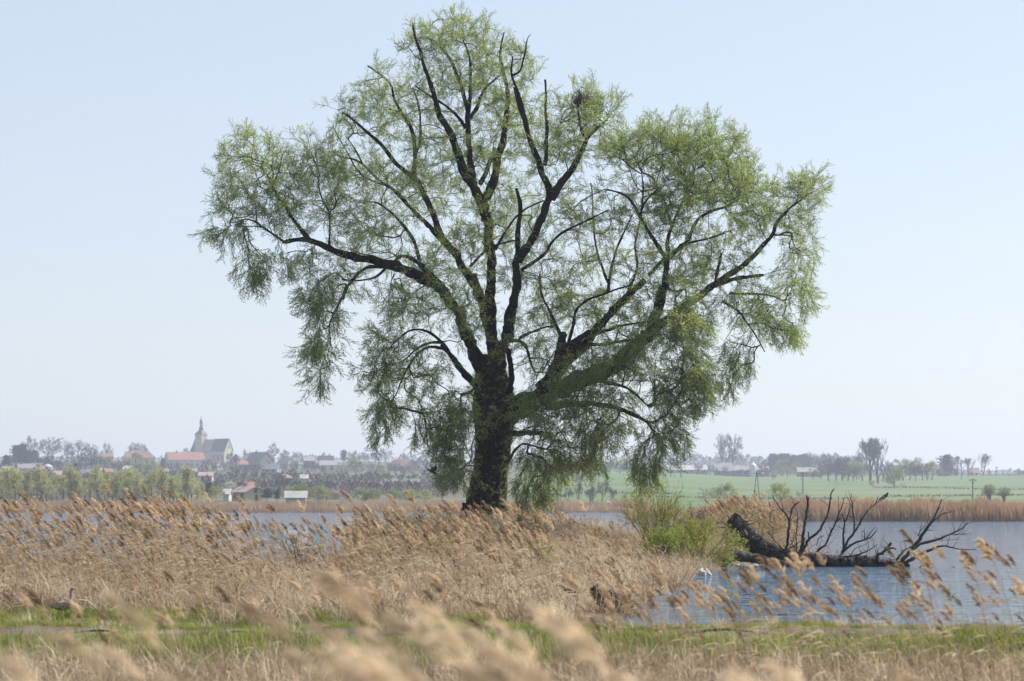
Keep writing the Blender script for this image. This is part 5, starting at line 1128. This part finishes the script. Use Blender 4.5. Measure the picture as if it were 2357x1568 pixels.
# ---------------------------------------------------------------- the fallen tree in the water
c9 = reg(3072, 2000, 2.163); FD = 76.5
FALLEN = [  # view, points, width first, last, depth at first and last point (m beyond the shore line)
 (V1, [(1688,1212),(1712,1232),(1745,1258),(1780,1280),(1830,1291),(1900,1296),(1960,1294),(2040,1299),(2085,1303)], 58, 20, 0, .2, 'trunk'),
 (c9, [(1090,575),(1150,560),(1200,470),(1280,400),(1350,370),(1480,340),(1570,300),(1680,250),(1730,195)], 44, 7, .2, 1.0, 'bough'),
 (c9, [(1230,440),(1300,350),(1350,280),(1410,200),(1450,130),(1480,50),(1505,-10)], 34, 7, .4, -.4, 'bough'),
 (c9, [(1400,210),(1450,170),(1520,110),(1590,105),(1625,95)], 14, 5, 0, .4, 'branch'), (c9, [(1440,150),(1465,90),(1495,60)], 12, 5, 0, -.3, 'branch'),
 (c9, [(1300,310),(1320,250),(1330,200)], 10, 4, .2, .6, 'branch'), (c9, [(1315,270),(1370,220),(1395,195)], 8, 4, .2, .8, 'branch'),
 (c9, [(1150,570),(1220,530),(1290,490),(1350,450),(1420,430),(1480,400),(1560,400),(1650,430),(1800,430)], 34, 7, .1, -.6, 'bough'),
 (c9, [(1480,345),(1520,320),(1500,300)], 12, 6, .7, .5, 'branch'), (c9, [(1570,300),(1660,300),(1770,290)], 9, 4, .8, 1.2, 'branch'), (c9, [(1400,350),(1500,350),(1640,345)], 9, 4, .7, 1.4, 'branch'),
 (c9, [(960,540),(930,495),(985,460),(1030,430),(1065,370)], 38, 24, 0, -.3, 'bough'), (c9, [(1030,435),(1080,410),(1110,430)], 16, 8, -.2, -.4, 'branch'), (c9, [(1110,520),(1180,430),(1260,400)], 22, 12, .2, .8, 'branch'),
 (c9, [(120,470),(160,430),(178,300),(185,160),(140,100),(100,65),(60,5),(40,-40)], 26, 8, 0, -.6, 'bough'), (c9, [(185,180),(210,60),(250,30),(270,15)], 14, 5, -.4, -.9, 'branch'), (c9, [(130,90),(125,40),(105,-30)], 10, 4, -.5, -.2, 'branch'),
 (c9, [(260,480),(290,430),(308,300),(322,160),(345,60),(345,-10),(335,-40)], 34, 14, .1, .2, 'bough'), (c9, [(320,170),(350,30),(358,-30)], 10, 5, .2, .5, 'branch'),
 (c9, [(280,470),(320,400),(355,335),(430,290),(480,200),(520,120),(538,10),(545,-60),(570,-95)], 28, 8, .1, .9, 'bough'), (c9, [(355,340),(350,300),(348,280)], 16, 9, .2, 0, 'branch'),
 (c9, [(380,490),(440,430),(500,390),(540,290),(590,190),(612,120),(640,60),(660,-20)], 26, 6, .2, -.5, 'bough'), (c9, [(590,190),(650,150),(640,120)], 11, 5, -.3, -.6, 'branch'), (c9, [(480,310),(430,330),(420,400)], 10, 5, 0, .3, 'branch'),
 (c9, [(640,470),(655,430),(690,350),(740,290),(790,225),(830,130),(890,65),(950,20),(1015,-18)], 30, 6, .1, .6, 'bough'), (c9, [(935,30),(945,-10),(955,-30)], 8, 4, .5, .3, 'branch'),
 (c9, [(655,420),(648,280),(668,180),(642,140),(640,120)], 20, 6, .1, -.4, 'bough'), (c9, [(745,275),(750,180),(728,90),(735,40),(715,0),(722,-60)], 18, 6, .2, .8, 'bough'), (c9, [(670,190),(700,110),(715,30)], 12, 5, -.2, -.5, 'branch'),
 (c9, [(640,450),(740,370),(830,350),(900,320),(945,260)], 22, 6, .1, -.8, 'bough'), (c9, [(845,345),(880,290),(930,235)], 12, 5, -.4, -.2, 'branch'), (c9, [(838,345),(835,270),(808,270)], 8, 4, -.4, -.6, 'branch'),
 (c9, [(650,490),(780,480),(830,455),(870,440),(945,385)], 18, 5, 0, -.9, 'bough'), (c9, [(540,545),(600,500),(640,470)], 22, 18, -.5, -.2, 'branch'), (c9, [(780,480),(775,560),(790,600)], 8, 4, -.4, -.6, 'branch'),
 (c9, [(150,440),(230,395),(300,345)], 14, 5, -.2, -.9, 'branch'), (c9, [(250,520),(240,300),(262,150),(240,60)], 10, 4, -.2, -.8, 'branch'), (c9, [(0,280),(40,330),(100,400),(150,460)], 10, 6, -.9, -.2, 'branch'), (c9, [(20,200),(15,100),(60,90),(110,70)], 9, 4, -.6, -.6, 'branch'),
 (c9, [(1310,590),(1325,565),(1380,575),(1450,595)], 10, 5, -1.2, -1.4, 'branch'), (c9, [(1540,590),(1620,575)], 7, 3, -.4, -.4, 'branch'),
 (V1, [(1655,1288),(1690,1276),(1730,1284),(1790,1300),(1850,1304)], 30, 18, -.9, -.6, 'bough'),
]
fb = P(1780, 1300, FD); fb[2] = 0.0
fallen = empty('fallen_tree', fb, 0, 'dead uprooted tree lying in the water with black branches in the air', 'tree')
frel = lambda v: np.asarray(v) - fb
for i, (f, pts, w0, w1, da, db, nm) in enumerate(FALLEN):
    s = f(1, 0)[0] - f(0, 0)[0]; pv = smooth_poly(np.array([f(*p) for p in pts]), 2); t = np.linspace(0, 1, len(pv)); d = FD + da + (db - da) * t
    p3 = np.array([P(x, y, dd) for (x, y), dd in zip(pv, d)]); c = resample(np.c_[p3, (w0 + (w1 - w0) * t) * s * .5 * d / FPX], .045 if nm == 'trunk' else .09)
    nz = rng.normal(size=(len(c), 3)); nz[0] = 0; c[:, :3] += nz * np.minimum(.20 * c[:, 3:4], .018); w9 = rng.normal(size=len(c)); w9 = np.convolve(np.pad(w9, 3, mode='edge'), np.ones(7) / 7, 'valid'); c[:, 3] *= 1 + .22 * w9
    g = G(); tube(g, frel(c[:, :3]), np.maximum(c[:, 3], .006), 26 if nm == 'trunk' else 6, bark=.22 if nm == 'trunk' else .13, seed=i); o = g.obj(nm, M['dead'], fallen, smooth=True)
    if nm != 'trunk' and len(c) > 8:                            # dead twig stubs
        k = rng.integers(2, len(c) - 1, 12); dd = rdir(12) + np.array([0, 0, .5]); g = G(); L = rng.uniform(.05, .42, 12)
        segs(g, frel(c[k, :3]), frel(c[k, :3]) + dd * L[:, None], np.minimum(c[k, 3] * .5, .012), .003, 4); g.obj('twig', M['dead'], o)
# tangle of thin dead twigs and roots along the trunk
ct = np.array([P(x, y, FD) for x, y in resample(np.array([(1690, 1225), (1745, 1250), (1800, 1275), (1900, 1285), (2050, 1293)]), 4)])
for i in range(110):
    p = ct[rng.integers(0, len(ct))] + np.array([0, rng.uniform(-.35, .2), rng.uniform(-.05, .12)]); d = unit((rng.normal() * .9, rng.normal() * .7, rng.uniform(-.35, 1.3))); L = rng.uniform(.25, 1.2); pts = [p]
    for s in range(6): d = unit(d + rng.normal(size=3) * .28); pts.append(pts[-1] + d * L / 6)
    g = G(); w = rng.uniform(.006, .014); tube(g, frel(np.array(pts)), np.linspace(w, w * .35, 7), 4); g.obj('dead_twig', M['deadroot'] if i % 4 == 0 else M['dead'], fallen)
# torn root plate
r = np.random.default_rng(5); g = G(); rc = frel(P(1693, 1222, FD)); nu, nv_ = 14, 9
v = []
for a in np.linspace(0, math.pi, nv_):
    for b_ in np.arange(nu) * 2 * math.pi / nu: v.append(rc + np.array([math.sin(a) * math.cos(b_) * .30, math.sin(a) * math.sin(b_) * .48, math.cos(a) * .44]) * r.uniform(.55, 1.3))
k = np.arange(nu); q = np.stack([k, (k + 1) % nu, (k + 1) % nu + nu, k + nu], 1); g.add(v, q=(q[None] + (np.arange(nv_ - 1) * nu)[:, None, None])); g.obj('root_plate', M['dead'], fallen)
for i in range(60):
    a = r.uniform(0, 6.28); p = rc + np.array([r.normal() * .12, r.normal() * .25, r.normal() * .25]); d = unit((r.normal() * .7 + (.7 if i % 2 else -.5), r.normal() * .8, r.normal() * .8 - .25)); pts = [p]; L = r.uniform(.35, .95)
    for s in range(5): d = unit(d + r.normal(size=3) * .28 + np.array([0, 0, -.14])); pts.append(pts[-1] + d * L / 5)
    g = G(); w = r.uniform(.008, .024); tube(g, pts, np.linspace(w, w * .3, 6), 5); g.obj('root', M['deadroot'] if i % 3 == 0 else M['dead'], fallen)
# ---------------------------------------------------------------- rock, stump, drift wood
def lump(name, x, y, d, sx, sy, sz, mat, label, cat, seed, parent=None):
    p = P(x, y, d); r = np.random.default_rng(seed); g = G(); nu, nv_ = 16, 10; v = []
    f1 = r.normal(size=(4, 3)) * 2.2
    for a in np.linspace(0, math.pi, nv_):
        for b_ in np.arange(nu) * 2 * math.pi / nu:
            n_ = np.array([math.sin(a) * math.cos(b_), math.sin(a) * math.sin(b_), math.cos(a)]); v.append(n_ * np.array([sx, sy, sz]) * (1 + .12 * sum(math.sin(float(f @ n_) * 1.6) for f in f1) * .6 + r.normal() * .05))
    k = np.arange(nu); q = np.stack([k, (k + 1) % nu, (k + 1) % nu + nu, k + nu], 1); g.add(v, q=(q[None] + (np.arange(nv_ - 1) * nu)[:, None, None])); o = g.obj(name, M[mat], parent)
    if parent is None: o.location = tuple(p); tag(o, label, cat)
    return o
lump('rock', 1621, 1325, 67.5, .24, .22, .20, 'stone', 'pale broken boulder at the water edge below the sallow', 'rock', 3)
lump('rock', 1597, 1333, 67.0, .13, .12, .10, 'stone', 'smaller pale stone leaning on the broken boulder', 'rock', 8)
for i in range(9): lump('rock', 1668 + i * 14 + random.uniform(-5, 5), 1302 + random.uniform(-3, 3), 75.5 + random.uniform(-.4, .4), .07 + .05 * random.random(), .08, .05, 'stone', 'small pale stone on the strand before the fallen trunk', 'rock', 20 + i)['group'] = 'stones on the strand'
s8 = reg(2048, 2100, 2.302)
sb = P(*s8(900, 820), 43.5); sb[2] = -.05
stump = empty('rotten_stump', sb, 0, 'dark rotten willow stump leaning over the water among the near reeds', 'stump'); srel = lambda v: np.asarray(v) - sb
for i, (pts, w0, w1, nm) in enumerate([([(1010,900),(900,760),(820,640),(760,560)], 170, 90, 'trunk'), ([(1000,760),(960,660),(900,600)], 70, 34, 'snag'), ([(1080,900),(1100,760),(1060,640)], 90, 60, 'snag'), ([(600,640),(480,590),(440,550)], 50, 22, 'snag'), ([(560,880),(520,760),(500,660)], 60, 30, 'snag')]):
    p3 = np.array([P(*s8(*p), 43.5 + .15 * i) for p in pts]); t = np.linspace(0, 1, len(p3)); c = resample(smooth_poly(np.c_[p3, (w0 + (w1 - w0) * t) / 2.302 / 1.7378 * .5 * 43.5 / FPX]), .05); c[:, 3] *= 1 + .12 * rng.normal(size=len(c))
    g = G(); tube(g, srel(c[:, :3]), c[:, 3], 10, bark=.35, seed=40 + i); g.obj(nm, M['dead'], stump)
# ---------------------------------------------------------------- birds
M.update(bdark=solid('dark_feathers', (.02, .02, .025), (.05, .05, .06), 30, .7), bgrey=solid('grey_feathers', (.14, .15, .17), (.24, .25, .27), 30, .7), bwhite=leafy('white_feathers', (.7, .7, .7), (.82, .82, .82), .3, 20, False, (1, 1, 1)), bbrown=solid('brown_feathers', (.18, .14, .105), (.34, .28, .22), 25, .8), beak=solid('orange_bill', (.5, .2, .05), (.6, .27, .08), 10, .5))
def perched(name, x, y, d, L, mb, mh, label, face=1, cat='bird'):
    p = P(x, y, d); o = empty(name, p, 0, label, cat); f = face
    g = G(); tube(g, [(-.62 * L * f, 0, -.10 * L), (-.36 * L * f, 0, .10 * L), (-.1 * L * f, 0, .24 * L), (.12 * L * f, 0, .36 * L), (.22 * L * f, 0, .50 * L), (.27 * L * f, 0, .60 * L), (.34 * L * f, 0, .60 * L)], np.array([.03, .09, .15, .16, .10, .085, .03]) * L, 10); g.obj('body', M[mb], o, smooth=True)
    g = G(); segs(g, [(.32 * L * f, 0, .60 * L)], [(.46 * L * f, 0, .575 * L)], .022 * L, .004, 5); g.obj('bill', M['beak'], o)
    for s in (-1, 1):
        g = G(); segs(g, [(0, s * .05 * L, .14 * L)], [(.01 * f, s * .05 * L, -.02 * L)], .012 * L, .012 * L, 4); g.obj('leg', M['beak'], o)
        g = G(); kites(g, [(.12 * L * f, s * .155 * L, .36 * L)], np.array([(-f, 0, -.55)]), np.array([(0, s, .1)]), .62 * L, .2 * L); g.obj('wing', M[mh], o)
X, Y_ = a3(385, 948); perched('pigeon', X, Y_, WD - 3.28, .36, 'bgrey', 'bdark', 'grey pigeon perched on a thin bough at the far left of the willow')
X, Y_ = b5(705, 1026); perched('crow', X, Y_, FD + .55, .34, 'bdark', 'bgrey', 'crow perched on the raised branch tip of the fallen tree')
def flying(name, x, y, d, span, mat, label, roll=.0, up=.35):
    p = P(x, y, d); o = empty(name, p, 0, label, 'bird'); o.rotation_euler = (0, roll, .3); g = G()
    tube(g, [(-.30 * span, 0, 0), (-.15 * span, 0, 0), (.05 * span, 0, .01), (.2 * span, 0, .01), (.27 * span, 0, 0)], np.array([.012, .04, .06, .04, .01]) * span, 8); g.obj('body', M[mat], o, smooth=True)
    for s in (-1, 1):
        g = G(); g.add([(.10 * span, 0, .02 * span), (-.10 * span, 0, .02 * span), (-.06 * span, s * .25 * span, .25 * up * span), (.09 * span, s * .25 * span, .25 * up * span), (-.09 * span, s * .5 * span, .36 * up * span)], q=[(0, 1, 2, 3)], t=[(3, 2, 4)])
        o2 = g.obj('wing', M[mat], o); md = o2.modifiers.new('thickness', 'SOLIDIFY'); md.thickness = .012
X, Y_ = b2(1905, 660); flying('crow', X, Y_, 80, .75, 'bdark', 'black bird flying low at the left of the willow trunk', .5, .8)
X, Y_ = b3(1463, 945); flying('gull', X, Y_, 260, 1.1, 'bwhite', 'white gull gliding over the water right of the willow trunk', .2, .5)
X, Y_ = b4(1335, 722); flying('gull', X, Y_, 420, 1.4, 'bwhite', 'white gull flying in front of the meadow below the silo', -.5, .4)
X, Y_ = b4(1770, 783); flying('gull', X, Y_, 420, 1.1, 'bwhite', 'small white gull over the right meadow', .9, .3)
X, Y_ = b5(915, 261); flying('crow', X, Y_, 900, .8, 'bdark', 'tiny dark bird far off in the sky at the right', .1, .5)
# greylag goose in the grass at the left
gx, gy = 143, 1392; gd = 36.0; b = on(gx, gd); goose = empty('goose', b, 0, 'brown goose with raised neck in the grass before the left reeds', 'goose'); goose.scale = (.55,) * 3
g = G(); tube(g, [(-.34, 0, .30), (-.24, 0, .31), (-.08, 0, .30), (.08, 0, .30), (.18, 0, .34), (.23, 0, .44), (.235, 0, .58), (.235, 0, .70), (.25, 0, .76), (.30, 0, .765), (.33, 0, .76)], [.02, .07, .13, .14, .10, .055, .036, .034, .045, .04, .022], 12); g.obj('body', M['bbrown'], goose, smooth=True)
g = G(); segs(g, [(.32, 0, .762)], [(.40, 0, .745)], .024, .01, 6); g.obj('bill', M['beak'], goose)
for s in (-1, 1):
    g = G(); kites(g, [(.10, s * .142, .33)], np.array([(-1., 0, .0)]), np.array([(0, s, .15)]), .46, .17); w_ = g.obj('wing', M['bbrown'], goose); w_.modifiers.new('thickness', 'SOLIDIFY').thickness = .02
    g = G(); segs(g, [(0, s * .06, .2)], [(.02, s * .06, -.02)], .012, .011, 5); g.obj('leg', M['beak'], goose)
# old twig nest / mistletoe knot high in the willow
p = P(1336, 232, WD - 3.3); n = 260; r = np.random.default_rng(6); g = G(); c0 = r.normal(size=(n, 3)) * .16; d0 = rdir(n, r) * .14; segs(g, c0 - d0, c0 + d0, .008, .006, 3)
nest = tag(g.obj('bird_nest', M['twig']), 'dark twig nest high in the right part of the willow crown', 'nest'); nest.location = tuple(p)
HAZE = 0.00026
# ---------------------------------------------------------------- the hazy air
m, t, o = nodes('haze_air'); pv = t.nodes.new('ShaderNodeVolumePrincipled')
pv.inputs['Color'].default_value = (.74, .83, 1, 1); pv.inputs['Density'].default_value = HAZE; pv.inputs['Anisotropy'].default_value = .25
t.links.new(pv.outputs[0], o.inputs['Volume'])
g = G(); box(g, -7600, 7600, -120, 6200, -2.2, 90)
tag(g.obj('haze', m), 'thin pale spring haze over the lake and village', kind='stuff')

# ---------------------------------------------------------------- labels: small groups are told apart by their order
ORD = ['first', 'second', 'third', 'fourth', 'fifth', 'sixth', 'seventh', 'eighth', 'ninth', 'tenth', 'eleventh', 'twelfth', 'thirteenth', 'fourteenth']
same = {}
for o in list(scene.objects):
    if o.parent is None and o.get('group') and o.get('label'): same.setdefault(o['label'], []).append(o)
for lab, os_ in same.items():
    if 1 < len(os_) <= 14 and len(lab.split()) <= 12:
        for k, o in enumerate(sorted(os_, key=lambda o: o.location.x / max(o.location.y, 1))): o['label'] = lab + ', ' + ORD[k] + ' from the left'
